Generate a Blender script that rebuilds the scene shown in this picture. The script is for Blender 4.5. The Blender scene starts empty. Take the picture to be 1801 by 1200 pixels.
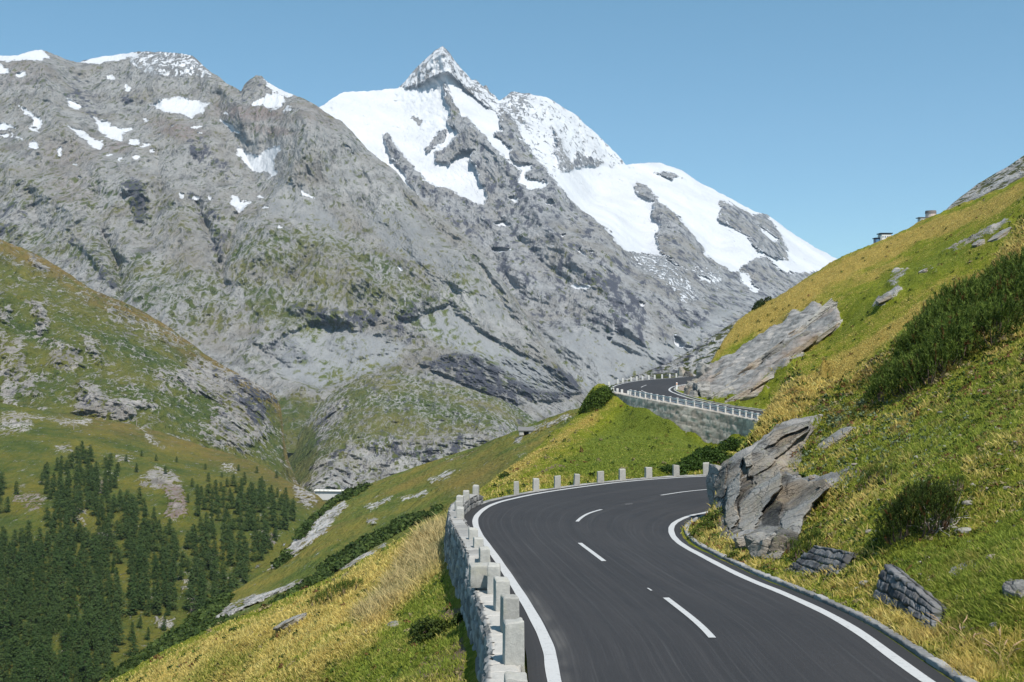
import bpy, bmesh, math, random
import numpy as np
from mathutils import Vector, Matrix
rng = np.random.default_rng(7)
random.seed(7)
SC = bpy.context.scene
COL = SC.collection
F, CX, CY = 1931.0, 900.5, 600.0          # focal length in photo pixels; eye level lies at row 600

def P(px, py, d):
    return np.array([(px-CX)/F*d, d, -(py-CY)/F*d])
def proj(v):
    v = np.asarray(v, float)
    return CX+v[..., 0]/v[..., 1]*F, CY-v[..., 2]/v[..., 1]*F

# ---------------------------------------------------------------- noise
_perm = np.random.default_rng(3).permutation(256)
_perm = np.concatenate([_perm, _perm, _perm])
_g = np.random.default_rng(4).normal(size=(256, 3)); _g /= np.linalg.norm(_g, axis=1)[:, None]
_g = _g.astype(np.float32)
def perlin(p):
    p = np.asarray(p, np.float32)
    i = np.floor(p).astype(np.int64); f = p-i.astype(np.float32); i &= 255
    u = f*f*f*(f*(f*6-15)+10)
    out = 0
    for dx in (0, 1):
        wx = u[:, 0] if dx else 1-u[:, 0]
        hx = _perm[i[:, 0]+dx]
        for dy in (0, 1):
            wy = u[:, 1] if dy else 1-u[:, 1]
            hy = _perm[hx+i[:, 1]+dy]
            for dz in (0, 1):
                wz = u[:, 2] if dz else 1-u[:, 2]
                g = _g[_perm[hy+i[:, 2]+dz]]
                dot = g[:, 0]*(f[:, 0]-dx)+g[:, 1]*(f[:, 1]-dy)+g[:, 2]*(f[:, 2]-dz)
                out = out+wx*wy*wz*dot
    return out*1.5
def fbm(p, size, octv=5, gain=.5, ridged=False, seed=0., lac=2.03):
    p = np.asarray(p, np.float32)/np.float32(size)+np.float32(seed)
    a, s, tot = 1., 0., 0.
    for k in range(octv):
        n = perlin(p)
        if ridged: n = 1-2*np.abs(n)
        s = s+a*n; tot += a; a *= gain; p = p*lac+17.3
    return s/tot
def sstep(a, b, x):
    t = np.clip((x-a)/(b-a), 0, 1); return t*t*(3-2*t)
def lerp(a, b, t): return a+(b-a)*t

# ---------------------------------------------------------------- interpolation
class TPS:
    def __init__(s, X, v, reg=1e-4):
        X = np.asarray(X, float); v = np.asarray(v, float); s.X = X
        n = len(X); K = s.k(X, X)+np.eye(n)*reg
        Q = np.c_[np.ones(n), X]
        A = np.block([[K, Q], [Q.T, np.zeros((3, 3))]])
        s.w = np.linalg.solve(A, np.r_[v, 0, 0, 0])
    def k(s, A, B):
        r2 = ((A[:, None, :]-B[None])**2).sum(-1)
        return .5*r2*np.log(r2+1e-12)
    def __call__(s, Y):
        Y = np.asarray(Y, float); out = np.empty(len(Y))
        for i in range(0, len(Y), 40000):
            y = Y[i:i+40000]
            out[i:i+40000] = s.k(y, s.X)@s.w[:-3]+np.c_[np.ones(len(y)), y]@s.w[-3:]
        return out
def pchip(x, xs, ys):
    xs = np.asarray(xs, float); ys = np.asarray(ys, float)
    h = np.diff(xs); dl = np.diff(ys)/h
    m = np.zeros(len(xs)); m[0] = dl[0]; m[-1] = dl[-1]
    for i in range(1, len(xs)-1):
        if dl[i-1]*dl[i] > 0:
            w1, w2 = 2*h[i]+h[i-1], h[i]+2*h[i-1]
            m[i] = (w1+w2)/(w1/dl[i-1]+w2/dl[i])
    x = np.clip(x, xs[0], xs[-1])
    i = np.clip(np.searchsorted(xs, x)-1, 0, len(xs)-2)
    t = (x-xs[i])/h[i]
    return ((1+2*t)*(1-t)**2*ys[i]+t*(1-t)**2*h[i]*m[i]+t*t*(3-2*t)*ys[i+1]+t*t*(t-1)*h[i]*m[i+1])
def line(x, pts):
    pts = np.asarray(pts, float); return np.interp(x, pts[:, 0], pts[:, 1])
def seg_dist(px, py, poly, closed=True):
    """distance to a polyline, and the nearest position along it (segment index + t)"""
    poly = np.asarray(poly, float); n = len(poly)
    best = np.full(len(px), 1e18); pos = np.zeros(len(px))
    for k in range(n if closed else n-1):
        a, b = poly[k], poly[(k+1) % n]
        ex, ey = b-a; L2 = ex*ex+ey*ey+1e-12
        t = np.clip(((px-a[0])*ex+(py-a[1])*ey)/L2, 0, 1)
        d2 = (px-a[0]-t*ex)**2+(py-a[1]-t*ey)**2
        m = d2 < best; best = np.where(m, d2, best); pos = np.where(m, k+t, pos)
    return np.sqrt(best), pos
def inside(px, py, poly):
    poly = np.asarray(poly, float); n = len(poly); c = np.zeros(len(px), bool)
    for k in range(n):
        x1, y1 = poly[k]; x2, y2 = poly[(k+1) % n]
        if y1 == y2: continue
        cr = ((y1 > py) != (y2 > py)) & (px < (x2-x1)*(py-y1)/(y2-y1)+x1)
        c ^= cr
    return c
def pmask(px, py, poly, soft=6.):
    """1 inside a polygon, fading over `soft` on both sides of its outline"""
    poly = np.asarray(poly, float); out = np.zeros(len(px))
    lo, hi = poly.min(0)-soft-1, poly.max(0)+soft+1
    i = np.nonzero((px > lo[0]) & (px < hi[0]) & (py > lo[1]) & (py < hi[1]))[0]
    if len(i) == 0: return out
    d, _ = seg_dist(px[i], py[i], poly)
    sd = np.where(inside(px[i], py[i], poly), d, -d)
    out[i] = sstep(-soft, soft, sd); return out
def emask(px, py, cx, cy, rx, ry, ang=0., soft=.35):
    a = math.radians(ang); dx, dy = px-cx, py-cy
    u = (dx*math.cos(a)+dy*math.sin(a))/rx; v = (-dx*math.sin(a)+dy*math.cos(a))/ry
    return 1-sstep(1-soft, 1+soft, np.sqrt(u*u+v*v))

# ---------------------------------------------------------------- objects
def link(o, parent=None):
    COL.objects.link(o)
    if parent is not None: o.parent = parent
    return o
def meshobj(name, v, f, mat=None, parent=None, attrs=None, smooth=False, uv=None):
    """one mesh object from arrays; f is an (n,4), an (n,3) array or a list of faces"""
    me = bpy.data.meshes.new(name)
    v = np.asarray(v, np.float32)
    if isinstance(f, np.ndarray):
        k = f.shape[1]
        me.vertices.add(len(v)); me.vertices.foreach_set('co', v.ravel())
        me.loops.add(f.size); me.loops.foreach_set('vertex_index', f.ravel().astype(np.int32))
        me.polygons.add(len(f)); me.polygons.foreach_set('loop_start', np.arange(0, f.size, k, dtype=np.int32))
        me.update(calc_edges=True); 
    else:
        me.from_pydata(v.tolist(), [], [list(q) for q in f]); me.update()
    me.polygons.foreach_set('use_smooth', np.full(len(me.polygons), bool(smooth)))
    for n, a in (attrs or {}).items():
        a = np.asarray(a, np.float32)
        if a.ndim == 1:
            at = me.attributes.new(n, 'FLOAT', 'POINT'); at.data.foreach_set('value', a)
        else:
            at = me.attributes.new(n, 'FLOAT_VECTOR', 'POINT'); at.data.foreach_set('vector', a.ravel())
    if mat: me.materials.append(mat)
    return link(bpy.data.objects.new(name, me), parent)
def meta(o, label=None, cat=None, group=None, kind=None):
    if label: o['label'] = label
    if cat: o['category'] = cat
    if group: o['group'] = group
    if kind: o['kind'] = kind
    return o
def empty(name, loc):
    o = bpy.data.objects.new(name, None); o.location = [float(c) for c in loc]; o.empty_display_size = .2
    return link(o)
def gridfaces(nr, nc):
    i = np.arange(nr*nc).reshape(nr, nc)
    return np.stack([i[:-1, :-1], i[:-1, 1:], i[1:, 1:], i[1:, :-1]], -1).reshape(-1, 4)

# ---------------------------------------------------------------- node helpers
class NT:
    def __init__(s, name, rough=.9, spec=.2):
        s.m = bpy.data.materials.new(name); s.m.use_nodes = True; s.t = s.m.node_tree
        s.b = s.t.nodes['Principled BSDF']; s.out = s.t.nodes['Material Output']
        s.b.inputs['Roughness'].default_value = rough
        s.b.inputs['Specular IOR Level'].default_value = spec
    def n(s, typ, **kw):
        q = s.t.nodes.new(typ)
        for k, v in kw.items(): setattr(q, k, v)
        return q
    def l(s, a, b): s.t.links.new(a, b)
    def inp(s, sock, v):
        if hasattr(v, 'is_output') or isinstance(v, bpy.types.NodeSocket): s.l(v, sock)
        elif isinstance(v, (tuple, list)) and len(v) == 3 and sock.type == 'RGBA': sock.default_value = (*v, 1)
        else: sock.default_value = v
    def attr(s, name, vec=False):
        q = s.n('ShaderNodeAttribute', attribute_name=name); return q.outputs['Vector' if vec else 'Fac']
    def coord(s, which='Object'): return s.n('ShaderNodeTexCoord').outputs[which]
    def mapping(s, vec, scale=(1, 1, 1), rot=(0, 0, 0)):
        q = s.n('ShaderNodeMapping'); s.l(vec, q.inputs[0]); q.inputs['Scale'].default_value = scale
        q.inputs['Rotation'].default_value = rot; return q.outputs[0]
    def noise(s, scale, detail=6, rough=.6, vec=None, dist=0., color=False):
        q = s.n('ShaderNodeTexNoise'); q.inputs['Scale'].default_value = scale; q.inputs['Detail'].default_value = detail
        q.inputs['Roughness'].default_value = rough; q.inputs['Distortion'].default_value = dist
        s.l(vec if vec is not None else s.coord(), q.inputs['Vector'])
        return q.outputs['Color' if color else 'Fac']
    def voronoi(s, scale, vec=None, feature='F1', out='Distance'):
        q = s.n('ShaderNodeTexVoronoi', feature=feature); q.inputs['Scale'].default_value = scale
        s.l(vec if vec is not None else s.coord(), q.inputs['Vector']); return q.outputs[out]
    def math(s, op, a, b=0., c=None, clamp=False):
        q = s.n('ShaderNodeMath', operation=op, use_clamp=clamp); s.inp(q.inputs[0], a); s.inp(q.inputs[1], b)
        if c is not None: s.inp(q.inputs[2], c)
        return q.outputs[0]
    def remap(s, v, a, b, c=0., d=1., smooth=False):
        q = s.n('ShaderNodeMapRange', interpolation_type='SMOOTHSTEP' if smooth else 'LINEAR'); s.inp(q.inputs[0], v)
        for k, x in zip((1, 2, 3, 4), (a, b, c, d)): s.inp(q.inputs[k], x)
        return q.outputs[0]
    def mix(s, f, a, b, mode='MIX'):
        q = s.n('ShaderNodeMix', data_type='RGBA', blend_type=mode); s.inp(q.inputs[0], f)
        s.inp(q.inputs[6], a); s.inp(q.inputs[7], b); return q.outputs[2]
    def ramp(s, f, stops):
        q = s.n('ShaderNodeValToRGB'); e = q.color_ramp.elements
        while len(e) < len(stops): e.new(.5)
        for k, (p, c) in zip(e, stops): k.position = p; k.color = (*c, 1)
        s.l(f, q.inputs[0]); return q.outputs[0]
    def bump(s, h, strength=.5, dist=.1):
        q = s.n('ShaderNodeBump'); q.inputs['Strength'].default_value = strength; q.inputs['Distance'].default_value = dist
        s.l(h, q.inputs['Height']); s.l(q.outputs[0], s.b.inputs['Normal']); return q
    def color(s, c): s.inp(s.b.inputs['Base Color'], c); return s
    def done(s): return s.m

# ---------------------------------------------------------------- camera, sun, sky
cam = bpy.data.objects.new('camera', bpy.data.cameras.new('camera'))
cam.data.sensor_width = 36.; cam.data.lens = 36*F/1801.; cam.data.clip_start = .5; cam.data.clip_end = 40000
cam.rotation_euler = (math.pi/2, 0, 0); link(cam); SC.camera = cam
SUN = np.array([.26, -.48, .84]); SUN /= np.linalg.norm(SUN)
sl = bpy.data.lights.new('sun', 'SUN'); sl.energy = 5.; sl.angle = math.radians(.5); sl.color = (1., .955, .89)
so = bpy.data.objects.new('sun', sl); so.rotation_euler = Vector(-SUN).to_track_quat('-Z', 'Y').to_euler(); so.location = (0, 0, 60); link(so)
W = bpy.data.worlds.new('World'); SC.world = W; W.use_nodes = True
_t = W.node_tree; _sky = _t.nodes.new('ShaderNodeTexSky'); _sky.sky_type = 'NISHITA'; _sky.sun_disc = False
_sky.sun_elevation = math.asin(SUN[2]); _sky.sun_rotation = math.atan2(SUN[0], SUN[1]); _sky.altitude = 2300
_sky.air_density = 1.0; _sky.dust_density = 1.9; _sky.ozone_density = 1.0
_hs = _t.nodes.new('ShaderNodeMix'); _hs.data_type = 'RGBA'; _hs.inputs[0].default_value = .2; _hs.inputs[7].default_value = (.8, 3.5, 4.6, 1)
_t.links.new(_sky.outputs[0], _hs.inputs[6]); _ht = _t.nodes.new('ShaderNodeMix'); _ht.data_type = 'RGBA'; _ht.blend_type = 'MULTIPLY'; _ht.inputs[0].default_value = 1.; _ht.inputs[7].default_value = (.86, 1.02, 1.02, 1)
_t.links.new(_hs.outputs[2], _ht.inputs[6]); _t.links.new(_ht.outputs[2], _t.nodes['Background'].inputs[0]); _t.nodes['Background'].inputs[1].default_value = .114
SC.view_settings.view_transform = 'Standard'; SC.view_settings.look = 'None'
SC.view_settings.exposure = .3; SC.view_settings.gamma = 1.; SC.view_settings.use_curve_mapping = False
SC.cycles.use_denoising = True
SC.cycles.max_bounces = 6; SC.cycles.diffuse_bounces = 3; SC.cycles.glossy_bounces = 2; SC.cycles.transparent_max_bounces = 4
# ================================================================ far terrain
def alpine_mat(name, s, rock_a=(.148, .145, .14), rock_b=(.285, .279, .268), g_a=(.06, .088, .016), g_b=(.165, .15, .042), bumpd=6., dark=(.082, .083, .1), gb=.15, gsoft=.1):
    """rock, scree, turf and snow by what lies there; s = metres per unit of the finest grain"""
    M = NT(name, .92, .1)
    co = M.coord(); st = M.mapping(co, (1, .4, .45), (.0, .4, 0))
    def rid(scale, vec, det=8, rough=.6):
        q = M.noise(scale, det, rough, vec, .4); return M.math('SUBTRACT', 1., M.math('MULTIPLY', M.math('ABSOLUTE', M.math('SUBTRACT', q, .5)), 4.6), clamp=True)
    r1 = rid(1/(16*s), st); r2 = rid(1/(6*s), M.mapping(co, (1.2, .5, .6), (0, .5, .2)))
    n1 = M.noise(1/(5*s), 8, .68, st); n2 = M.noise(1/(45*s), 8, .62, co); n3 = M.noise(1/(1.3*s), 5, .72, co)
    f = M.math('ADD', M.math('MULTIPLY', r1, .4), M.math('ADD', M.math('MULTIPLY', r2, .3), M.math('ADD', M.math('MULTIPLY', n1, .4), M.math('MULTIPLY', M.remap(n3, .3, .7, -.5, .5), .2))))
    rock = M.ramp(f, [(.26, tuple(.55*c for c in rock_a)), (.46, rock_a), (.72, rock_b), (.92, tuple(1.25*c for c in rock_b))])
    rock = M.mix(M.remap(n2, .46, .66, 0, .7), rock, M.mix(n1, (.145, .128, .105), (.29, .262, .215)))
    sn = M.remap(n3, .25, .75, -.5, .5); rn = M.remap(r2, .3, .98, -.5, .5)
    red = M.math('MULTIPLY', M.attr('red'), M.remap(n1, .3, .6))
    rock = M.mix(red, rock, M.mix(n1, (.12, .08, .07), (.27, .19, .165)))
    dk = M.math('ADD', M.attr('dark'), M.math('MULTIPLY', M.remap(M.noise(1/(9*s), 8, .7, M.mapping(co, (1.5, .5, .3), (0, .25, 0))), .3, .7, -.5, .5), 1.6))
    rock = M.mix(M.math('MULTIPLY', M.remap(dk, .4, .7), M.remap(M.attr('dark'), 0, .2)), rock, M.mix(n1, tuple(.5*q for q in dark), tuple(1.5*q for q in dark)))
    sc = M.math('ADD', M.attr('scree'), M.math('ADD', M.math('MULTIPLY', sn, .3), M.math('MULTIPLY', M.remap(n2, .3, .7, -.5, .5), .6)))
    screec = M.mix(M.noise(1/(6*s), 7, .7, M.mapping(co, (1, .25, .25), (0, .55, 0))), (.17, .175, .177), (.29, .295, .295))
    rock = M.mix(M.remap(sc, .35, .7, 0, .9), rock, screec)
    gmix = M.math('ADD', M.math('MULTIPLY', n2, .45), M.math('MULTIPLY', M.math('ADD', n3, n1), .275))
    grass = M.ramp(gmix, [(.36, tuple(.6*q for q in g_a)), (.45, g_a), (.53, tuple(lerp(a, b_, .5) for a, b_ in zip(g_a, g_b))), (.62, g_b)])
    grass = M.mix(M.attr('brown'), grass, M.mix(n1, (.15, .085, .025), (.29, .19, .055)))
    gf = M.math('ADD', M.math('ADD', M.attr('grass'), gb), M.math('ADD', M.math('MULTIPLY', sn, .55), M.math('ADD', M.math('MULTIPLY', rn, -.8), M.math('MULTIPLY', M.remap(n1, .3, .7, -.5, .5), .7))))
    c = M.mix(M.remap(gf, .5-gsoft, .5+gsoft*1.2, 0, .97), rock, grass)
    sf = M.math('ADD', M.math('MULTIPLY_ADD', M.attr('snow'), 1.12, .0), M.math('ADD', M.math('MULTIPLY', M.remap(n1, .3, .7, -.5, .5), .74), M.math('ADD', M.math('MULTIPLY', sn, .4), M.math('MULTIPLY', rn, -.5))))
    snowf = M.remap(sf, .42, .58)
    c = M.mix(snowf, c, M.mix(M.remap(n2, .35, .7), (.56, .57, .585), (.45, .46, .48)))
    M.color(c)
    h = M.math('ADD', M.math('MULTIPLY', r1, 1.), M.math('ADD', M.math('MULTIPLY', r2, .5), M.math('MULTIPLY', n3, .22)))
    h = M.math('MULTIPLY', h, M.math('MULTIPLY', M.remap(snowf, 0, 1, 1, .2), M.remap(M.attr('scree'), .3, .8, 1, .35)))
    M.bump(h, .9, bumpd)
    return M.done()

def layer(name, px0, px1, nc, nr, crest, foot, dctrl, disp, masks, mat, jag=0., tpow=1., label=None, cat=None, back=.5):
    px = np.linspace(px0, px1, nc)
    cy = line(px, crest); fy = line(px, foot)
    if jag: cy = cy+jag*fbm(np.c_[px, px*0, px*0+5], 22, 6, .62)*2
    t = np.linspace(0, 1, nr)**tpow
    X = np.broadcast_to(px, (nr, nc)).ravel()
    Y = (cy[None]+(fy-cy)[None]*t[:, None]).ravel()
    dc = np.asarray(dctrl, float)
    tp = TPS(np.c_[dc[:, 0]/300, dc[:, 1]/300], np.log(dc[:, 2]), 1e-3)
    d = np.exp(tp(np.c_[X, Y]/300))
    V = np.c_[(X-CX)/F*d, d, -(Y-CY)/F*d]
    at = {k: np.zeros(len(X)) for k in ('snow', 'grass', 'scree', 'red', 'dark', 'brown')}
    mw = fbm(V, d.mean()*.02, 6, .66, seed=3.1), fbm(V, d.mean()*.02, 6, .66, seed=9.7)
    masks(X, Y, V, at, mw)
    dd = disp(X, Y, V, d, at)
    V = V*(1+dd/d)[:, None]
    D = d+dd
    nb = 8                                             # the far side of the crest falls away
    top = V[:nc]; rows = []
    for k in range(nb, 0, -1):
        s = (k/nb)**1.5*D[:nc].mean()*.10
        q = top.copy(); q[:, 1] += s; q[:, 0] += s*(px-CX)/F; q[:, 2] -= back*s+.02*s
        rows.append(q)
    Vb = np.concatenate(rows+[V]); 
    for k in at: at[k] = np.concatenate([np.tile(at[k][:nc], nb), at[k]])
    o = meshobj(name, Vb, gridfaces(nr+nb, nc), mat, None, at, smooth=True)
    meta(o, label, cat, kind='structure')
    G = dict(px=px, X=X.reshape(nr, nc), Y=Y.reshape(nr, nc), V=V.reshape(nr, nc, 3), at={k: a[nb*nc:].reshape(nr, nc) for k, a in at.items()})
    return o, G
def ground_at(G, x, y):
    """the point of a layer seen at a photo position"""
    j = int(np.clip(np.searchsorted(G['px'], x), 0, len(G['px'])-1))
    col = G['Y'][:, j]; i = int(np.clip(np.searchsorted(col, y), 0, len(col)-1))
    return G['V'][i, j], i, j
def fall(V, X, ky, kz, lo=300, hi=800, k=.8):
    q = V.copy(); q[:, 0] += k*sstep(lo, hi, X)*V[:, 2]; return q*np.array([1, ky, kz])
def ribs(X, Y, V, lst, jit=10.):
    """metres gained towards the viewer along spurs (positive) and lost in gullies (negative)"""
    out = np.zeros(len(X)); w = fbm(V, 160, 5, .6, seed=6.6)*jit
    for pts, h, wd in lst:
        p = np.array(pts, float); lo, hi = p.min(0)-3*wd, p.max(0)+3*wd
        i = np.nonzero((X > lo[0]) & (X < hi[0]) & (Y > lo[1]) & (Y < hi[1]))[0]
        if len(i) == 0: continue
        d, pos = seg_dist(X[i]+w[i], Y[i]+.7*w[i], p, False); t = pos/(len(p)-1)
        out[i] += h*np.exp(-(d/wd)**1.15*1.4)*np.clip(sstep(-.02, .18, t)+.25, 0, 1)*(1-.55*t)
    return out
M_RIBS = [([(72,87),(80,150),(105,215),(160,275),(190,330)],130,34),([(290,92),(272,160),(300,215),(335,262)],110,36),([(400,147),(422,205),(440,250)],80,22),([(530,170),(545,232),(522,300),(480,350),(440,400)],170,44),([(601,214),(640,300),(700,380),(770,455)],90,36),([(560,400),(620,470),(710,540)],90,44),([(480,380),(442,465),(420,560)],90,44),([(0,290),(100,355),(180,420),(240,470)],100,44),([(240,250),(215,330),(200,380)],80,26),([(640,470),(600,540),(640,600)],70,34),([(150,330),(120,400),(160,450)],70,28),([(300,330),(320,400),(330,470)],80,28),([(820,430),(800,500),(840,560)],80,30),
          ([(172,395),(205,460),(216,525)],-110,13),([(340,345),(372,420),(396,500)],-110,13),([(424,365),(402,420),(392,475)],-90,11),([(125,112),(168,170),(182,235)],-110,26),([(390,150),(382,205),(422,250),(452,315)],-120,26),([(565,420),(520,480),(490,560)],-70,18),([(700,330),(760,400),(850,470),(900,560)],-80,22),([(50,330),(70,400)],-70,18),([(275,255),(280,330),(262,420)],-80,18),([(620,250),(650,340),(600,420)],-60,22)]
G_RIBS = [([(800,195),(850,250),(905,310),(940,370),(1000,450),(1080,530)],150,26),([(930,265),(985,330),(1060,405),(1150,470),(1240,540)],140,28),([(1120,325),(1160,370),(1225,440)],110,16),([(1275,360),(1340,395),(1380,450)],110,18),([(680,240),(712,290),(745,330)],80,12),([(778,82),(788,150),(800,195)],120,22),([(960,175),(985,240),(1000,300)],100,22),([(1030,222),(1050,262),(1075,290)],80,16),([(870,470),(940,500),(1040,545),(1130,585)],110,34),([(850,520),(960,580),(1040,640)],90,30),
          ([(868,370),(930,440),(1000,500)],-90,20),([(840,400),(900,500),(960,560)],-80,26),([(900,190),(940,250),(1000,310)],-90,16),([(1010,205),(1030,262),(1010,300)],-70,14),([(1180,490),(1260,540)],-80,24),([(1000,560),(1090,610),(1160,640)],-70,26)]
def addm(at, k, m, v=1.): at[k] = np.maximum(at[k], m*v)

# ---------------------------------------------------------------- the snow peak
SNOW1 = [(555,180),(575,168),(605,156),(660,153),(702,154),(735,148),(787,122),(800,132),(815,151),(850,182),(874,198),(886,225),(905,281),(938,290),(928,310),(962,316),(966,325),(955,333),(927,333),(905,327),(880,335),(858,350),(850,362),(838,358),(812,345),(790,334),(770,330),(745,314),(724,292),(703,267),(682,236),(672,238),(684,262),(686,275),(703,290),(720,318),(733,342),(725,345),(690,300),(640,262),(600,220),(555,205)]
RIB = [(780,150),(788,165),(797,182),(806,192),(808,206),(822,208),(850,238),(870,262),(893,282),(917,302),(912,320),(927,333),(950,352),(900,395),(850,385),(852,362),(859,340),(842,318),(838,290),(826,281),(833,262),(808,267),(790,288),(765,280),(766,266),(786,260),(805,235),(801,222),(794,224),(785,216),(791,205),(792,190),(784,172)]
ROCKA = [(757,253),(763,240),(783,226),(786,232),(782,248),(765,256),(757,260),(748,264),(750,258)]
ROCKB = [(722,205),(735,205),(742,214),(738,223),(729,214)]
R1 = [(868,232),(910,227),(931,263),(952,291),(969,312),(985,335),(969,318),(950,311),(927,312),(938,288),(910,281),(899,260),(878,239)]
SNOW2 = [(874,176),(900,156),(930,156),(1000,186),(1075,254),(1100,281),(1160,278),(1260,326),(1330,366),(1480,450),(1480,470),(1405,483),(1373,477),(1351,455),(1333,453),(1300,474),(1270,470),(1238,447),(1225,480),(1216,476),(1185,468),(1165,452),(1130,446),(1100,441),(1087,430),(1074,410),(1010,360),(969,312),(952,291),(931,263),(905,221),(886,196)]
RIB3 = [(1119,322),(1135,328),(1153,350),(1189,378),(1234,430),(1240,456),(1216,476),(1189,463),(1162,445),(1156,416),(1164,396),(1148,382),(1152,356),(1117,335)]
ROCK4 = [(1265,355),(1288,360),(1324,380),(1342,374),(1360,392),(1382,430),(1386,455),(1365,454),(1345,446),(1333,438),(1315,416),(1288,398),(1263,384),(1270,372)]
def m_glockner(X, Y, V, at, mw):
    w1, w2 = mw
    x, y = X+w1*11, Y+w2*11
    sn = pmask(x, y, SNOW1, 5)
    for r in (RIB, ROCKA, ROCKB, R1): sn = np.minimum(sn, 1-pmask(x, y, r, 4))
    face = [(874,176),(900,156),(930,156),(1000,186),(1075,254),(1110,292),(1112,300),(1060,288),(1000,296),(970,312),(931,263),(905,221)]
    s2 = pmask(x, y, SNOW2, 5)
    for r in (RIB3, ROCK4): s2 = np.minimum(s2, 1-pmask(x, y, r, 4))
    s2 = np.maximum(s2, pmask(x, y, [(1328,393),(1345,402),(1371,420),(1366,428),(1340,412)], 3))
    fm = pmask(X, Y, face, 7); s2 = s2*(1-fm*.2)
    s2 = np.maximum(s2-.22*emask(x, y, 905, 190, 24, 40, 20), 0)
    s2 = np.maximum(s2-.55*pmask(x, y, [(1003,296),(1018,270),(1040,276),(1060,288),(1030,292)], 5), 0)
    s2 = np.maximum(s2-.6*pmask(x, y, [(1150,304),(1180,303),(1205,312),(1180,315)], 3), 0)
    s2 = np.maximum(s2-.4*pmask(x, y, [(985,305),(1008,300),(985,250),(975,230)], 6), 0)
    pyr = pmask(x, y, [(695,162),(740,110),(778,76),(812,118),(850,150),(885,180),(886,215),(850,185),(815,153),(787,124),(735,150)], 5)
    sn = np.maximum(sn, pyr*(.66+.14*fbm(V, 120, 3)))
    ice = pmask(x, y, [(1090,432),(1130,442),(1165,448),(1190,464),(1220,500),(1242,535),(1215,545),(1180,512),(1140,484),(1105,455)], 9)*.47
    ice = np.maximum(ice, .5*pmask(x, y, [(1225,480),(1245,466),(1275,490),(1262,508),(1238,500)], 7))
    sn = np.maximum(np.maximum(sn, s2), ice)
    sn = np.maximum(sn, .9*pmask(x, y, [(1297,472),(1312,478),(1337,512),(1325,516),(1300,490)], 4))
    for e in [(1020,503,17,5,0),(883,394,18,4,5),(967,356,8,6,0),(905,352,8,4,10),(992,412,4,3,0),(975,433,3,2,0),(1025,445,11,4,35),(1041,441,4,3,0),(1195,601,8,13,-35),(1208,610,9,4,20),(1072,597,5,3,20),(880,440,16,5,0),(1128,533,7,3,30),(1290,470,12,8,0),(1240,492,14,5,20)]:
        sn = np.maximum(sn, .95*emask(x, y, *e))
    at['snow'][:] = sn
    addm(at, 'scree', pmask(x, y, [(700,470),(800,520),(870,590),(930,620),(1000,690),(1060,690),(1130,655),(1210,625),(1300,545),(1340,520),(1260,545),(1190,590),(1110,600),(1060,560),(1000,580),(950,580),(900,560),(830,500)], 18), .8)
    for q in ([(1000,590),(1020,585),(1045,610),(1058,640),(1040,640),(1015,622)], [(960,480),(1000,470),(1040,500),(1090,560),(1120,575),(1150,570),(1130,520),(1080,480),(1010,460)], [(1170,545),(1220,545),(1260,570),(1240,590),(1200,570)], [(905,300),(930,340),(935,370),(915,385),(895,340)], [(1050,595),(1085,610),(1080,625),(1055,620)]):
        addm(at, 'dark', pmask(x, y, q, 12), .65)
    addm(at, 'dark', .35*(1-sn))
    addm(at, 'grass', pmask(x, y, [(960,470),(1060,470),(1060,500),(980,500)], 14), .18)
def d_glockner(X, Y, V, d, at):
    q = fall(V, X, .35, .4, 600, 900)
    r = fbm(q, 480, 7, .55, True, 1.3); r2 = fbm(fall(V, X, .5, .5, 600, 900), 90, 5, .6, True, 5.2)
    smooth = sstep(.55, .85, at['snow'])
    lowfade = sstep(0, 14, Y-line(X, G_CREST))
    r3 = fbm(fall(V, X, .6, .6, 600, 900), 34, 4, .6, True, 8.8)
    return -ribs(X, Y, V, G_RIBS)*lowfade+(-r*110-r2*40-r3*10)*(1-.86*smooth)*(.2+.8*lowfade)-smooth*(fbm(V, 260, 6, .55)*80+fbm(fall(V, X, .4, .4), 70, 5, .58, True)*20)*lowfade
G_CREST = [(480,230),(540,200),(575,181),(590,170),(605,163),(660,159),(700,156),(712,142),(740,112),(752,100),(765,88),(772,84),(778,80),(790,91),(797,102),(810,120),(820,130),(830,142),(838,141),(850,152),(856,150),(862,163),(870,168),(878,178),(888,170),(900,162),(930,165),(960,172),(985,184),(1000,195),(1015,204),(1030,220),(1060,245),(1075,262),(1092,278),(1100,289),(1112,289),(1130,286),(1160,286),(1200,300),(1225,318),(1260,335),(1295,355),(1330,374),(1350,378),(1390,408),(1430,432),(1475,457),(1520,488),(1600,540)]
M_SNOW = alpine_mat('snowy_rock', 6., (.16,.16,.162), (.29,.29,.29), bumpd=20)
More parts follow.
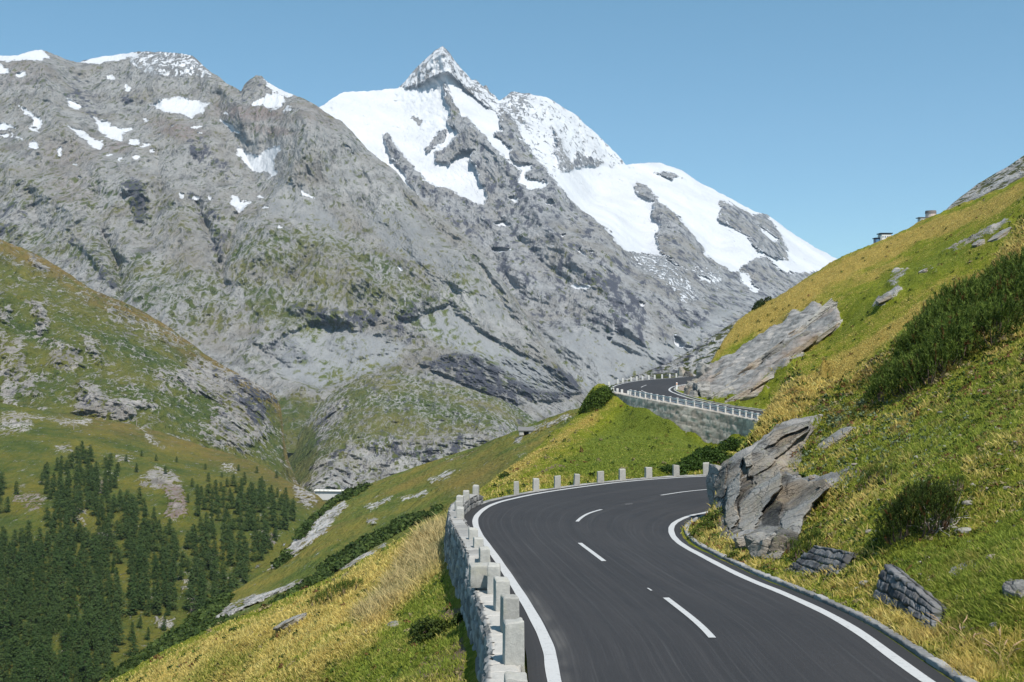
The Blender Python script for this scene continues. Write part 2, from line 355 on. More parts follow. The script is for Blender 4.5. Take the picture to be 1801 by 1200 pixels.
layer('snowy_mountain', 480, 1600, 700, 340, G_CREST,
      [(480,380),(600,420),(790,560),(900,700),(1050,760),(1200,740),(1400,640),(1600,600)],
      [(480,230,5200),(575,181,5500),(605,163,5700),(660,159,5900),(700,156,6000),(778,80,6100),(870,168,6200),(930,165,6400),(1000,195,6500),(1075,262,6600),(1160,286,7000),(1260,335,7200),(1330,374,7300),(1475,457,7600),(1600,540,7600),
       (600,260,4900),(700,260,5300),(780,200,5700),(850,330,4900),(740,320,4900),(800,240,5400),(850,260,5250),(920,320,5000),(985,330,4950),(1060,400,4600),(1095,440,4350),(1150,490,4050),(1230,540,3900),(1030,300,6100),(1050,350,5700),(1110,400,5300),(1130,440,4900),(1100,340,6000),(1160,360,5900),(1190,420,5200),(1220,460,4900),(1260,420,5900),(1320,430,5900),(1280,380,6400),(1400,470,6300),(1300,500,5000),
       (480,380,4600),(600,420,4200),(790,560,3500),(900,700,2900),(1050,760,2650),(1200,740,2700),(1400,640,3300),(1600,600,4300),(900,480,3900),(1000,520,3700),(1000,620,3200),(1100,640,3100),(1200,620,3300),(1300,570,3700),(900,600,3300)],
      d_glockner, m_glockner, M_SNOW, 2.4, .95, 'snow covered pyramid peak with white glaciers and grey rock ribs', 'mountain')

# ---------------------------------------------------------------- the grey massif
L_CREST = [(-120,104),(0,98),(30,97),(55,90),(72,87),(88,92),(105,100),(125,108),(140,109),(165,102),(200,97),(245,91),(290,92),(320,94),(338,99),(348,107),(360,117),(372,128),(385,135),(398,147),(412,154),(424,160),(430,148),(440,139),(450,133),(460,134),(470,143),(480,150),(500,161),(520,168),(540,176),(560,188),(580,203),(601,214),(620,233),(647,263),(670,282),(696,301),(715,324),(731,340),(750,362),(766,371),(790,390),(810,405),(830,425),(850,447),(865,468),(880,486),(900,515),(920,545),(945,580),(970,615),(1000,655),(1040,695),(1100,720)]
def m_massif(X, Y, V, at, mw):
    w1, w2 = mw; x, y = X+w1*9, Y+w2*9
    S = [([(-120,100),(0,93),(30,93),(72,83),(90,103),(60,107),(0,107),(-120,112)],1), ([(136,112),(165,98),(230,88),(250,98),(215,105),(165,113)],1),
         ([(215,92),(290,88),(330,94),(350,106),(372,128),(368,142),(340,132),(300,140),(255,128),(235,115)],.56), ([(262,184),(290,172),(320,171),(372,182),(357,198),(337,208),(310,200),(285,196)],1),
         ([(0,113),(16,122),(14,129),(0,131),(-20,125)],1), ([(28,183),(46,190),(60,200),(76,212),(70,228),(52,222),(58,212),(45,200)],.85), ([(-20,217),(12,218),(26,224),(8,231),(-20,228)],.9), ([(14,230),(30,238),(40,247),(22,240)],.9),
         ([(117,172),(135,178),(144,188),(138,196),(122,187)],.95), ([(165,205),(176,212),(190,214),(196,224),(242,226),(216,236),(216,249),(196,246),(176,233)],1), ([(118,221),(146,226),(166,246),(184,249),(176,266),(158,255),(138,240)],1),
         ([(382,209),(398,214),(424,232),(418,235),(396,224)],.95), ([(444,178),(470,164),(492,164),(503,174),(495,191),(478,194),(463,188),(443,186)],1), ([(459,136),(482,148),(500,158),(528,168),(508,171),(478,162),(468,150)],.95), ([(492,200),(504,188),(518,191),(502,200)],.85),
         ([(416,256),(430,262),(452,274),(472,262),(492,254),(494,262),(482,280),(484,298),(488,306),(470,316),(474,304),(446,302),(428,286),(418,272)],.95), ([(404,340),(420,344),(422,354),(442,354),(436,364),(420,376),(408,362)],1), ([(524,332),(538,338),(557,349),(548,350),(530,341)],.95),
         ([(215,180),(228,150),(235,155),(225,182)],0.3)]
    sn = np.zeros(len(X))
    for q, v in S: sn = np.maximum(sn, pmask(x, y, q, 3.5)*v)
    for e in [(36,131,11,5,-25),(196,137,9,3,5),(224,155,6,4,30),(60,255,9,8,-30),(105,266,5,8,0),(255,213,6,3,20),(235,250,11,5,0),(255,255,9,3,-10),(267,265,5,3,0),(212,279,5,3,-20),(193,273,8,2,-8),(238,277,6,3,10),(347,223,12,4,0),(352,234,5,2,0),(370,348,3,5,0),(347,349,7,3,10),(319,344,4,6,-40),(467,366,6,3,-5),(458,346,8,2.5,10),(397,199,5,3,30),(495,399,4,3,0),(641,214,3,3,0),(705,472,2.5,6,-30),(8,238,9,3,0),(130,290,4,2,0),(60,228,12,3,20),(142,313,3,2,0),(305,220,4,2,0),(280,237,4,2,0)]:
        sn = np.maximum(sn, 1.05*emask(x, y, *e))
    at['snow'][:] = sn
    for q, v in [([(400,420),(470,392),(560,398),(650,430),(745,470),(765,530),(705,560),(600,540),(520,570),(440,560),(400,500)], .42), ([(430,490),(470,490),(490,530),(560,545),(590,570),(500,578),(440,560)], .62), ([(445,420),(480,400),(515,410),(500,440),(450,460)], .55),
                 ([(-120,380),(80,400),(200,430),(290,460),(380,480),(440,560),(350,590),(250,540),(150,470),(-120,420)], .4), ([(480,540),(590,560),(620,575),(560,590),(480,580)], .6), ([(700,500),(800,470),(860,480),(820,540),(740,560)], .33),
                 ([(730,560),(830,600),(880,640),(800,620),(730,590)], .3), ([(-120,250),(250,330),(420,380),(420,430),(200,400),(-120,330)], .2), ([(560,640),(700,640),(760,680),(560,700)], .35), ([(470,700),(540,690),(600,740),(600,860),(470,860)], .75)]:
        addm(at, 'grass', pmask(x, y, q, 22), v)
    for q, v in [([(560,560),(720,600),(700,640),(560,690),(480,660),(470,600)], .75), ([(520,420),(600,440),(700,470),(560,300),(600,240),(700,330),(790,420),(860,470),(900,530),(880,560),(760,480),(640,430),(540,380)], .5), ([(720,560),(790,530),(860,590),(960,640),(1020,690),(940,690),(860,640),(760,600)], .85), ([(740,480),(880,520),(960,600),(900,600),(800,540)], .6),
                 ([(180,250),(300,290),(260,310),(170,280)], .5), ([(480,300),(560,330),(620,420),(540,400),(460,380)], .55), ([(420,240),(500,240),(480,330),(430,310)], .5)]:
        addm(at, 'scree', pmask(x, y, q, 16), v)
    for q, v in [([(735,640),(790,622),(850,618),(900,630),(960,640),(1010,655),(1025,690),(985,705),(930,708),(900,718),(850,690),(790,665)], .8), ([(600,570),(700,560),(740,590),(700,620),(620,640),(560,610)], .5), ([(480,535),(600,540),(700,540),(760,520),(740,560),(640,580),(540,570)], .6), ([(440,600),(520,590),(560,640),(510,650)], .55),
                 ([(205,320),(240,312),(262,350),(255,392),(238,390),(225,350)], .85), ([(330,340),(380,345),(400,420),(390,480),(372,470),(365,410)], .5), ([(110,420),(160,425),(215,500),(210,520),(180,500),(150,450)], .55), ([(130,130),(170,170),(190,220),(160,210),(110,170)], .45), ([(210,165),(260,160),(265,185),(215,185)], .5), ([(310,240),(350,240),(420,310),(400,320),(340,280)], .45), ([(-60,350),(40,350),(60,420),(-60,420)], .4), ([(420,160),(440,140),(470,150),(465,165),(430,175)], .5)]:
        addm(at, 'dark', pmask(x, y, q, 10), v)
    for e, v in [((440,200,60,13,5),.8),((480,230,40,8,5),.7),((310,228,45,14,10),.7),((205,260,26,10,-5),.7),((130,330,45,35,20),.35),((120,270,60,30,0),.3),((40,130,50,25,0),.35),((560,205,40,20,20),.3)]:
        addm(at, 'red', emask(x, y, *e, .6), v)
def d_massif(X, Y, V, d, at):
    q = fall(V, X, .32, .38)
    a = fbm(q, 400, 7, .55, True, 2.3); b = fbm(fall(V, X, .5, .55), 85, 6, .62, True, 7.7)
    sc = sstep(.3, .7, at['scree'])*.7; sm = np.maximum(sc, sstep(.5, .9, at['snow'])*.8)
    fade = .2+.8*sstep(0, 16, Y-line(X, L_CREST))
    cl = sstep(.3, .7, at['dark'])
    v = fbm(V*np.array([1, 1, .22]), 70, 5, .6, True, 4.1)      # upright clefts in the cliffs
    # one deep cleft
    cleft = emask(X+fbm(V, 60, 4)*8, Y, 249, 362, 9, 26, 8, .5)*55
    c3 = fbm(fall(V, X, .65, .7), 26, 4, .62, True, 3.9)
    return -ribs(X, Y, V, M_RIBS)*sstep(0, 30, Y-line(X, L_CREST))+(-a*105*(1-.5*sc)-(b*30+c3*8)*(1-.85*sm)-cl*v*48)*fade+cleft
M_MASS = alpine_mat('massif_rock', 4.2, bumpd=17, gsoft=.24, gb=.25)
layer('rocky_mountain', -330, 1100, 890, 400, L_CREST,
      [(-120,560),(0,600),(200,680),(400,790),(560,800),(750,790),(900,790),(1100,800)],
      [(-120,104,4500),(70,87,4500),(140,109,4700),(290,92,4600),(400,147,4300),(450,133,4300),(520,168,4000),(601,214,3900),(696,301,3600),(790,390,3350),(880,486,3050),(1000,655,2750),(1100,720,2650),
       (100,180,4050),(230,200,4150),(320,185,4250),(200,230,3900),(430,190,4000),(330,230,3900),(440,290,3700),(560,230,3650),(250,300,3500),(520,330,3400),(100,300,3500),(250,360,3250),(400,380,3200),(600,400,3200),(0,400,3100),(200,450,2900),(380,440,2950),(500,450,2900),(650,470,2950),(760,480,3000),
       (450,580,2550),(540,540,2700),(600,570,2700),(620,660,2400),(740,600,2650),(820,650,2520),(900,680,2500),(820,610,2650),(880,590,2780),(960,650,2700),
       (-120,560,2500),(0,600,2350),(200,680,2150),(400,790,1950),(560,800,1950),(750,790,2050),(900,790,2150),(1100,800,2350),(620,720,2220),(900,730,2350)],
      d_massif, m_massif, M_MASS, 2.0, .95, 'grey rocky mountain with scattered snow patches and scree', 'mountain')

# ---------------------------------------------------------------- the low rock hump on the valley floor
H_CREST = [(440,850),(480,830),(510,790),(535,745),(560,712),(585,692),(610,677),(650,661),(700,657),(730,662),(760,668),(820,682),(880,702),(910,716),(950,745),(1000,775),(1080,800)]
def m_hump(X, Y, V, at, mw):
    w1, w2 = mw; x, y = X+w1*12, Y+w2*12
    at['grass'][:] = .42
    addm(at, 'grass', pmask(x, y, [(560,720),(640,690),(700,670),(840,700),(880,730),(760,770),(620,800),(560,800)], 20), .5)
    for q in ([(520,830),(560,790),(590,780),(640,800),(560,840)], [(600,690),(660,670),(640,720)], [(640,790),(700,760),(720,770),(660,800)]): addm(at, 'grass', pmask(x, y, q, 10), .75)
    addm(at, 'grass', pmask(x, y, [(430,860),(500,790),(530,750),(560,740),(560,800),(545,850)], 12), .85)
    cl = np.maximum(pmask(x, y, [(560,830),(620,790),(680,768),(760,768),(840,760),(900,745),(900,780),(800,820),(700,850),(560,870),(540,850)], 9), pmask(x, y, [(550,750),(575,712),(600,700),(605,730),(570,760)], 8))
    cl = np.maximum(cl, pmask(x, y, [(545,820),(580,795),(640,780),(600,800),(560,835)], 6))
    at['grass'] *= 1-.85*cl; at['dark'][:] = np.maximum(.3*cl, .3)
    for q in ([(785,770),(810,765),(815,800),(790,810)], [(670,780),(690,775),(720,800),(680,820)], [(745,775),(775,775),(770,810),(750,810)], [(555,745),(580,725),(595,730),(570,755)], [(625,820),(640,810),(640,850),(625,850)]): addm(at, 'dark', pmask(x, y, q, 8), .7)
    at['cl'] = cl
def d_hump(X, Y, V, d, at):
    cl = at.pop('cl'); a = fbm(V*np.array([1, .8, .6]), 170, 6, .55, True, 3.3)
    b = fbm(V*np.array([1, 1, .3]), 40, 5, .6, True, 6.1); c = fbm(V@np.array([[1, 0, .5], [0, 1, 0], [-.5, 0, 1]])*np.array([.25, 1, 1.2]), 26, 4, .6, True, 2.)
    return -a*24-b*(7+16*cl)-c*9*(1-.4*cl)
M_HUMP = alpine_mat('hump_rock', 2.4, (.17,.165,.155), (.31,.3,.285), bumpd=9, gb=.34, gsoft=.2)
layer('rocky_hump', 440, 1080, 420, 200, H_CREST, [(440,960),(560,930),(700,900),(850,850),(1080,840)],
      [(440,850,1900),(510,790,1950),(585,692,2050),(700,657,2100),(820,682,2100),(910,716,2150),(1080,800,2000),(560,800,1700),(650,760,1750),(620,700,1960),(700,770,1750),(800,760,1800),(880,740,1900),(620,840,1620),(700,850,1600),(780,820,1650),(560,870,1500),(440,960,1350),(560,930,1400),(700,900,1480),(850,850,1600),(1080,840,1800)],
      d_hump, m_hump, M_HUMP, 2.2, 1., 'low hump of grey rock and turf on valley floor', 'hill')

# ---------------------------------------------------------------- the green shoulder at the left
C_CREST = [(-120,350),(0,421),(40,436),(80,455),(120,481),(160,508),(180,517),(215,530),(250,547),(300,577),(330,600),(360,622),(400,648),(430,662),(460,680),(484,696),(493,712),(497,740),(500,775),(508,812),(524,850),(560,890),(640,930)]
def m_green(X, Y, V, at, mw):
    w1, w2 = mw; x, y = X+w1*15, Y+w2*15
    at['grass'][:] = .74+.25*w1
    addm(at, 'brown', sstep(55, 5, Y-line(X, C_CREST))*sstep(-.5, .3, w1), .75)
    addm(at, 'brown', sstep(.15, .5, w2), .25)
    rk = np.zeros(len(X))
    for q, v in [([(0,585),(45,600),(50,680),(30,720),(0,720)], .55), ([(58,530),(75,535),(82,580),(78,600),(68,585)], .9), ([(140,670),(165,680),(190,700),(260,705),(270,715),(240,720),(225,740),(130,725)], .95), ([(300,660),(350,630),(400,650),(440,665),(480,690),(485,705),(460,710),(480,760),(420,740),(380,700),(340,690)], .95), ([(150,610),(145,590),(175,600),(172,640)], .7), ([(95,600),(130,610),(150,640),(120,650),(90,640)], .6),
                 ([(55,450),(80,465),(95,480),(60,470)], .7), ([(180,530),(330,600),(310,610),(240,590),(190,560)], .38), ([(380,710),(460,730),(470,770),(420,790),(370,760)], .7), ([(270,650),(350,640),(300,670),(285,690)], .6), ([(0,520),(20,540),(15,570),(0,560)], .7), ([(320,680),(340,682),(330,706),(318,700)], .6), ([(15,640),(60,660),(80,700),(40,690)], .45), ([(350,740),(420,760),(440,800),(360,780)], .5)]:
        rk = np.maximum(rk, pmask(x, y, q, 9)*v)
    at['grass'] -= .62*rk
    addm(at, 'dark', np.maximum(.3*rk, 0))
    addm(at, 'dark', pmask(x, y, [(400,660),(440,670),(488,705),(480,760),(440,740)], 10), .75)
    addm(at, 'scree', pmask(x, y, [(470,700),(560,790),(540,830),(500,800)], 20), .5)
    at['rk'] = rk
def d_green(X, Y, V, d, at):
    rk = at.pop('rk')
    a = fbm(V*np.array([1, .4, .5]), 240, 6, .52, True, 8.3); b = fbm(V*np.array([1, .6, .4]), 36, 5, .6, True, 5.1)
    return -a*52-b*(8+17*rk)-fbm(V, 11, 3, .6, True, 2.2)*3-rk*8
M_GREEN = alpine_mat('shoulder_turf', 2., gb=.2, rock_a=(.17,.16,.15), rock_b=(.32,.3,.28), bumpd=8, g_a=(.055,.085,.012), g_b=(.165,.15,.026))
layer('green_mountainside', -330, 640, 580, 330, C_CREST, [(-120,800),(0,830),(250,860),(420,900),(540,960),(640,1000)],
      [(-120,350,1650),(0,421,1650),(120,481,1700),(250,547,1750),(360,622,1750),(490,697,1750),(540,780,1700),(640,880,1650),(0,560,1420),(150,600,1450),(300,660,1480),(420,720,1550),(0,700,1230),(150,720,1260),(300,740,1330),(460,790,1480),(-120,800,1050),(0,830,1050),(250,860,1080),(420,900,1150),(540,960,1250),(640,1000,1300)],
      d_green, m_green, M_GREEN, 1.8, 1., 'green shoulder of mountain with pale rock outcrops', 'mountainside')

# ---------------------------------------------------------------- the wooded knoll
B_CREST = [(-120,702),(0,708),(40,716),(80,722),(120,727),(165,737),(200,742),(240,747),(300,766),(360,786),(420,802),(470,822),(500,843),(530,858),(560,872),(620,930),(700,1000)]
def m_knoll(X, Y, V, at, mw):
    w1, w2 = mw; x, y = X+w1*12, Y+w2*12
    at['grass'][:] = .85
    addm(at, 'brown', sstep(46, 5, Y-line(X, B_CREST))*sstep(-.6, .3, w1)*sstep(60, 160, X), .55)
    addm(at, 'brown', sstep(.2, .5, w2), .3)
    rk = np.zeros(len(X))
    for q, v in [([(0,722),(40,725),(110,738),(165,735),(160,745),(120,748),(60,735),(55,755),(40,760),(10,765),(0,765)], .8), ([(245,840),(270,822),(300,828),(318,845),(285,860),(248,858)], 1.), ([(280,850),(320,850),(332,900),(325,912),(290,910),(295,880)], .9), ([(130,890),(150,895),(150,925),(125,920)], .8), ([(95,785),(125,780),(125,795),(100,795)], .7), ([(200,800),(235,800),(230,812),(205,812)], .8), ([(165,835),(185,845),(185,870),(168,865)], .7), ([(330,1045),(345,1050),(345,1080),(332,1080)], .9), ([(515,850),(545,860),(560,880),(545,895),(520,875)], .95), ([(20,865),(75,875),(70,895),(25,890)], .6), ([(360,975),(375,975),(390,1020),(375,1010)], .7), ([(245,750),(262,762),(290,790),(282,790),(255,770)], .75), ([(388,815),(420,818),(415,830),(390,826)], .7), ([(0,1100),(18,1105),(15,1115),(0,1115)], .8), ([(175,940),(200,940),(195,952),(178,950)], .8), ([(275,1085),(310,1090),(300,1105),(275,1100)], .7), ([(460,930),(485,940),(490,960),(465,950)], .6), ([(320,1020),(330,1020),(335,1045),(322,1040)], .8)]:
        rk = np.maximum(rk, pmask(x, y, q, 6)*v)
    at['grass'] -= .66*rk
    for q in ([(280,850),(335,850),(340,912),(285,915)], [(325,1040),(350,1045),(350,1085),(328,1085)], [(165,840),(190,845),(190,875),(165,870)], [(455,925),(490,935),(490,965),(460,955)], [(355,970),(395,975),(395,1025),(360,1020)], [(20,860),(80,870),(80,900),(20,895)]): addm(at, 'red', pmask(x, y, q, 8))
    at['rk'] = rk
def d_knoll(X, Y, V, d, at):
    rk = at.pop('rk'); a = fbm(V, 120, 6, .5, True, 1.9); b = fbm(V, 14, 4, .6, True, 5.9)
    return -a*12-b*(1.6+5*rk)-rk*3
M_KNOLL = alpine_mat('knoll_turf', 1., gb=.26, rock_a=(.18,.165,.155), rock_b=(.36,.335,.31), bumpd=3.5, g_a=(.06,.088,.01), g_b=(.175,.15,.022))
_, GB = layer('wooded_knoll', -330, 700, 570, 330, B_CREST, [(-120,1330),(0,1330),(200,1330),(420,1240),(560,1120),(700,1120)],
      [(-120,702,1020),(0,708,1000),(160,737,1010),(240,747,1040),(360,786,1040),(470,822,980),(530,858,900),(560,872,860),(700,1000,720),(0,820,800),(150,820,820),(300,840,830),(420,870,800),(500,900,760),(0,950,640),(150,950,650),(300,980,640),(420,980,660),(520,960,700),(0,1100,510),(150,1100,505),(300,1080,540),(400,1060,580),(-120,1330,390),(0,1330,385),(200,1330,390),(420,1240,440),(560,1120,540),(700,1120,540)],
      d_knoll, m_knoll, M_KNOLL, 1.4, 1., 'wooded green knoll across the gully', 'hill')

# ---------------------------------------------------------------- the hut slope below the road
A_CREST = [(60,1290),(120,1240),(180,1194),(250,1145),(330,1092),(380,1060),(420,1035),(470,1002),(500,968),(520,945),(545,920),(575,895),(600,876),(620,862),(650,851),(700,832),(760,811),(800,798),(840,786),(870,772),(900,761),(930,748),(960,737),(1000,722),(1030,716),(1060,712),(1120,715)]
def m_hut(X, Y, V, at, mw):
    w1, w2 = mw; x, y = X+w1*8, Y+w2*8
    at['grass'][:] = .86
    addm(at, 'brown', sstep(.05, .45, fbm(V*np.array([.35, 1, 1]), 26, 4, seed=4)), .6)
    addm(at, 'brown', pmask(x, y, [(760,850),(860,800),(900,820),(820,880)], 25), .4)
    rk = np.zeros(len(X))
    for q, v in [([(478,995),(500,970),(520,945),(560,905),(605,882),(612,890),(590,910),(575,935),(520,975),(470,1005)], 1.), ([(372,1092),(400,1065),(440,1048),(480,1040),(545,1012),(530,1025),(470,1052),(420,1075),(380,1092)], .95), ([(595,1000),(640,975),(680,955),(678,962),(640,985),(600,1008)], .95), ([(425,1108),(440,1100),(500,1070),(555,1035),(560,1045),(500,1085),(440,1115)], .95), ([(545,1028),(570,1018),(575,1025),(555,1036)], .9), ([(750,845),(780,830),(800,826),(790,838),(760,852)], .75), ([(700,875),(750,862),(752,870),(710,882)], .7), ([(640,892),(690,872),(685,880),(650,898)], .8), ([(645,912),(665,912),(660,922),(645,920)], .8), ([(955,745),(990,732),(1008,724),(1000,738),(965,752)], .75), ([(930,750),(960,745),(955,757),(932,760)], .6), ([(905,768),(918,768),(915,778),(905,778)], .8), ([(905,800),(925,795),(922,800),(910,806)], .4), ([(230,1190),(240,1182),(260,1165),(240,1185)], .8), ([(340,1072),(350,1065),(368,1062),(350,1075)], .7), ([(780,806),(815,800),(812,808),(785,812)], .4)]:
        rk = np.maximum(rk, pmask(x, y, q, 3.5)*v)
    at['grass'] -= .85*rk
    addm(at, 'red', pmask(x, y, [(480,1050),(530,1015),(560,1010),(520,1040)], 8), .7)
    at['rk'] = rk
def d_hut(X, Y, V, d, at):
    rk = at.pop('rk'); a = fbm(V*np.array([.6, 1, 1]), 60, 5, .5, False, 1.9)
    b = fbm(V@np.array([[1, 0, .5], [0, 1, 0], [-.5, 0, 1]])*np.array([.3, 1, 1.3]), 6, 4, .6, True, 5.9)
    return -a*7-b*(.5+3.2*rk)-rk*2
M_HUT = alpine_mat('hut_slope_turf', .5, gb=.3, rock_a=(.22,.21,.2), rock_b=(.44,.42,.4), bumpd=1.5, g_a=(.088,.122,.014), g_b=(.235,.185,.034))
_, GA = layer('lower_slope', 60, 1120, 560, 220, A_CREST, [(60,1400),(180,1330),(300,1260),(400,1200),(560,1130),(700,1040),(800,990),(860,930),(1000,810),(1060,770),(1120,760)],
      [(60,1290,190),(180,1194,200),(250,1145,220),(330,1092,245),(420,1035,280),(470,1002,300),(545,920,360),(600,876,400),(700,832,420),(840,786,400),(930,748,370),(1000,722,350),(1060,712,340),(1120,715,335),(60,1400,150),(180,1330,150),(300,1260,155),(400,1200,160),(560,1130,165),(700,1040,180),(800,990,190),(860,930,200),(1000,810,250),(1060,770,280),(1120,760,290),(560,1000,255),(600,940,300),(700,900,300),(800,860,290),(900,800,300),(450,1080,225)],
      d_hut, m_hut, M_HUT, .9, 1., 'grassy slope falling from the road to the gully', 'slope')

# ---------------------------------------------------------------- the ridge behind the right-hand slope, and the dark foot behind the far road
K_CREST = [(1440,480),(1485,453),(1510,448),(1530,438),(1555,427),(1575,415),(1600,401),(1625,388),(1645,380),(1660,373),(1675,358),(1690,346),(1705,335),(1720,323),(1740,312),(1760,300),(1780,288),(1801,274),(1850,245),(1950,200)]
def m_ridge(X, Y, V, at, mw):
    w1, w2 = mw; at['grass'][:] = .5+.25*w1*2
    addm(at, 'brown', sstep(.0, .4, w2), .4)
    rk = pmask(X+w1*10, Y+w2*10, [(1660,378),(1700,350),(1760,318),(1790,300),(1801,320),(1700,370)], 8)
    at['grass'] *= 1-.5*rk; at['grass'] += .3*sstep(1660, 1600, X)
def d_ridge(X, Y, V, d, at):
    return -fbm(V, 60, 6, .55, True, 2.2)*9*sstep(1600, 1700, X)-fbm(V, 12, 4, .6, True)*2
M_RIDGE = alpine_mat('ridge_rock', 1., (.2,.195,.19), (.38,.37,.36), bumpd=4, g_a=(.055,.07,.016), g_b=(.13,.115,.035))
_, GK = layer('upper_ridge', 1440, 1950, 260, 110, K_CREST, [(1440,560),(1600,480),(1801,400),(1950,330)],
      [(1440,480,560),(1555,427,600),(1660,373,620),(1801,274,640),(1950,200,640),(1440,560,420),(1600,480,430),(1801,400,430),(1950,330,430)], d_ridge, m_ridge, M_RIDGE, 1.2, 1., 'rocky green ridge rising beyond the grassy slope', 'ridge')
def m_foot(X, Y, V, at, mw):
    at['grass'][:] = .42+.3*mw[0]; at['dark'][:] = .35
def d_foot(X, Y, V, d, at): return -fbm(V, 30, 6, .55, True, 2.2)*3.5
layer('rocky_spur', 1060, 1420, 160, 60, [(1060,690),(1085,674),(1110,663),(1130,657),(1150,648),(1180,637),(1205,622),(1240,600),(1300,560),(1420,500)], [(1060,760),(1200,720),(1300,660),(1420,620)],
      [(1060,690,330),(1110,663,345),(1205,622,370),(1300,560,390),(1420,500,400),(1060,760,270),(1200,720,275),(1300,660,290),(1420,620,300)], d_foot, m_foot, M_RIDGE, 1., 1., 'dark rocky foot of slope behind far bend', 'slope')
# ================================================================ the road
def up(px, py, z):                       # the point at height z seen at a photo position
    d = -z*F/(py-CY); return [(px-CX)/F*d, d, z]
RL = [[.75, 4, -4.75], [.72, 11, -5.2], up(967,1200,-5.68), up(955,1135,-5.9), up(925,1072,-6.15), up(890,1015,-6.5), up(860,970,-6.85), up(838,938,-7.3), up(832,915,-7.6), up(842,900,-7.85), up(864,887,-8.1), up(900,877,-8.35), up(950,867,-8.6), up(1020,856.5,-8.85), up(1110,846,-9.1), up(1190,840,-9.25), up(1260,836,-9.35),
      [20,81.5,-9.4],[25.5,88,-9.3],[28.5,97,-9.],[28.5,108,-8.7], up(1330,738,-8.43), up(1260,724,-7.95), up(1190,711,-7.4), up(1125,699,-6.97), up(1085,690.5,-6.75), up(1074,684,-6.65), up(1086,677,-6.55), up(1115,671,-6.5), up(1150,667.5,-6.45), up(1195,664,-6.4), [36,205,-6.4]]
RR = [[6.9, 4, -4.75], [6.95, 11, -5.2], up(1640,1200,-5.70), up(1500,1102,-5.98), up(1400,1052,-6.25), up(1310,1014,-6.6), up(1250,984,-6.95), up(1208,961,-7.4), up(1190,946,-7.75), up(1185,932,-8.), up(1190,922,-8.2), up(1203,914,-8.4), up(1222,907,-8.6), up(1250,901,-8.8), [12.2,60.8,-9.], [15.2,65.3,-9.2], [18.6,69.5,-9.3],
      [24.5,74,-9.4],[32,82,-9.25],[36.5,94,-9.],[36.5,107,-8.7],[33.5,119,-8.4], up(1335,722,-8.2), up(1262,711,-7.75), up(1215,701,-7.3), up(1188,692,-6.95), up(1179,687,-6.75), up(1180,683.5,-6.65), up(1187,680,-6.6), [26,165,-6.55],[33,179,-6.45],[39,192,-6.4]]
RL, RR = np.array(RL), np.array(RR)
_s = np.arange(len(RL)); SS = np.linspace(0, len(RL)-1, (len(RL)-1)*24+1)
def catmull(K, s):
    K = np.vstack([2*K[0]-K[1], K, 2*K[-1]-K[-2]])
    i = np.clip(np.floor(s).astype(int), 0, len(K)-4); t = (s-i)[:, None]
    a, b, c, d = K[i], K[i+1], K[i+2], K[i+3]
    return .5*(2*b+(c-a)*t+(2*a-5*b+4*c-d)*t*t+(3*b-a-3*c+d)*t**3)
EL, ER = catmull(RL, SS), catmull(RR, SS)
def offset(line3, off):                  # moves a road edge sideways (positive = to the right of travel)
    t = np.gradient(line3[:, :2], axis=0); t /= np.linalg.norm(t, axis=1)[:, None]+1e-9
    k = np.ones(9)/9
    t = np.c_[np.convolve(np.pad(t[:, 0], 4, 'edge'), k, 'valid'), np.convolve(np.pad(t[:, 1], 4, 'edge'), k, 'valid')]
    t /= np.linalg.norm(t, axis=1)[:, None]
    q = line3.copy(); q[:, 0] += t[:, 1]*off; q[:, 1] -= t[:, 0]*off
    return q
def road_uv(s, t):                       # a point of the carriageway at station s and share t of the width
    a = np.array([np.interp(s, SS, EL[:, k]) for k in range(3)]).T; b = np.array([np.interp(s, SS, ER[:, k]) for k in range(3)]).T
    return a+(b-a)*np.asarray(t)[..., None]
ARC = np.r_[0, np.cumsum(np.linalg.norm(np.diff((EL+ER)/2, axis=0), axis=1))]

def road_mat():
    M = NT('asphalt', .82, .28)
    uv = M.attr('uvw', True)
    st = M.noise(1., 6, .68, M.mapping(uv, (2.6, .055, 1)), .3)
    st2 = M.noise(1., 5, .75, M.mapping(uv, (9., .05, 1)), .2)
    big = M.noise(.16, 4, .6); fine = M.noise(26., 3, .7); grain = M.voronoi(60.)
    c = M.ramp(st, [(.3, (.0165, .0157, .0172)), (.52, (.0235, .0225, .0243)), (.72, (.034, .0327, .0347))])
    c = M.mix(M.remap(st2, .52, .72, 0, .62), c, (.068, .066, .066))
    c = M.mix(M.remap(big, .35, .7, 0, .35), c, (.045, .042, .043))
    c = M.mix(M.attr('edge'), c, (.022, .021, .021))
    c = M.mix(M.remap(fine, .3, .75, .0, .35), c, M.mix(.5, c, (.09, .088, .085)))
    seam = M.attr('seam')
    c = M.mix(M.math('MULTIPLY', seam, M.remap(big, .3, .6, .3, 1)), c, (.018, .018, .018))
    c = M.mix(M.math('MULTIPLY', M.attr('spill'), M.remap(st, .35, .6)), c, (.125, .118, .11))
    M.color(c); M.bump(M.math('ADD', fine, M.math('MULTIPLY', grain, .6)), .35, .012)
    M.inp(M.b.inputs['Roughness'], M.remap(st, .3, .7, .74, .9)); return M.done()
nT = 61
T = np.concatenate([[-.055, -.03], np.linspace(0, 1, nT-4), [1.03, 1.06]])
V = EL[:, None, :]+(ER-EL)[:, None, :]*T[None, :, None]
wid = np.linalg.norm(ER-EL, axis=1)
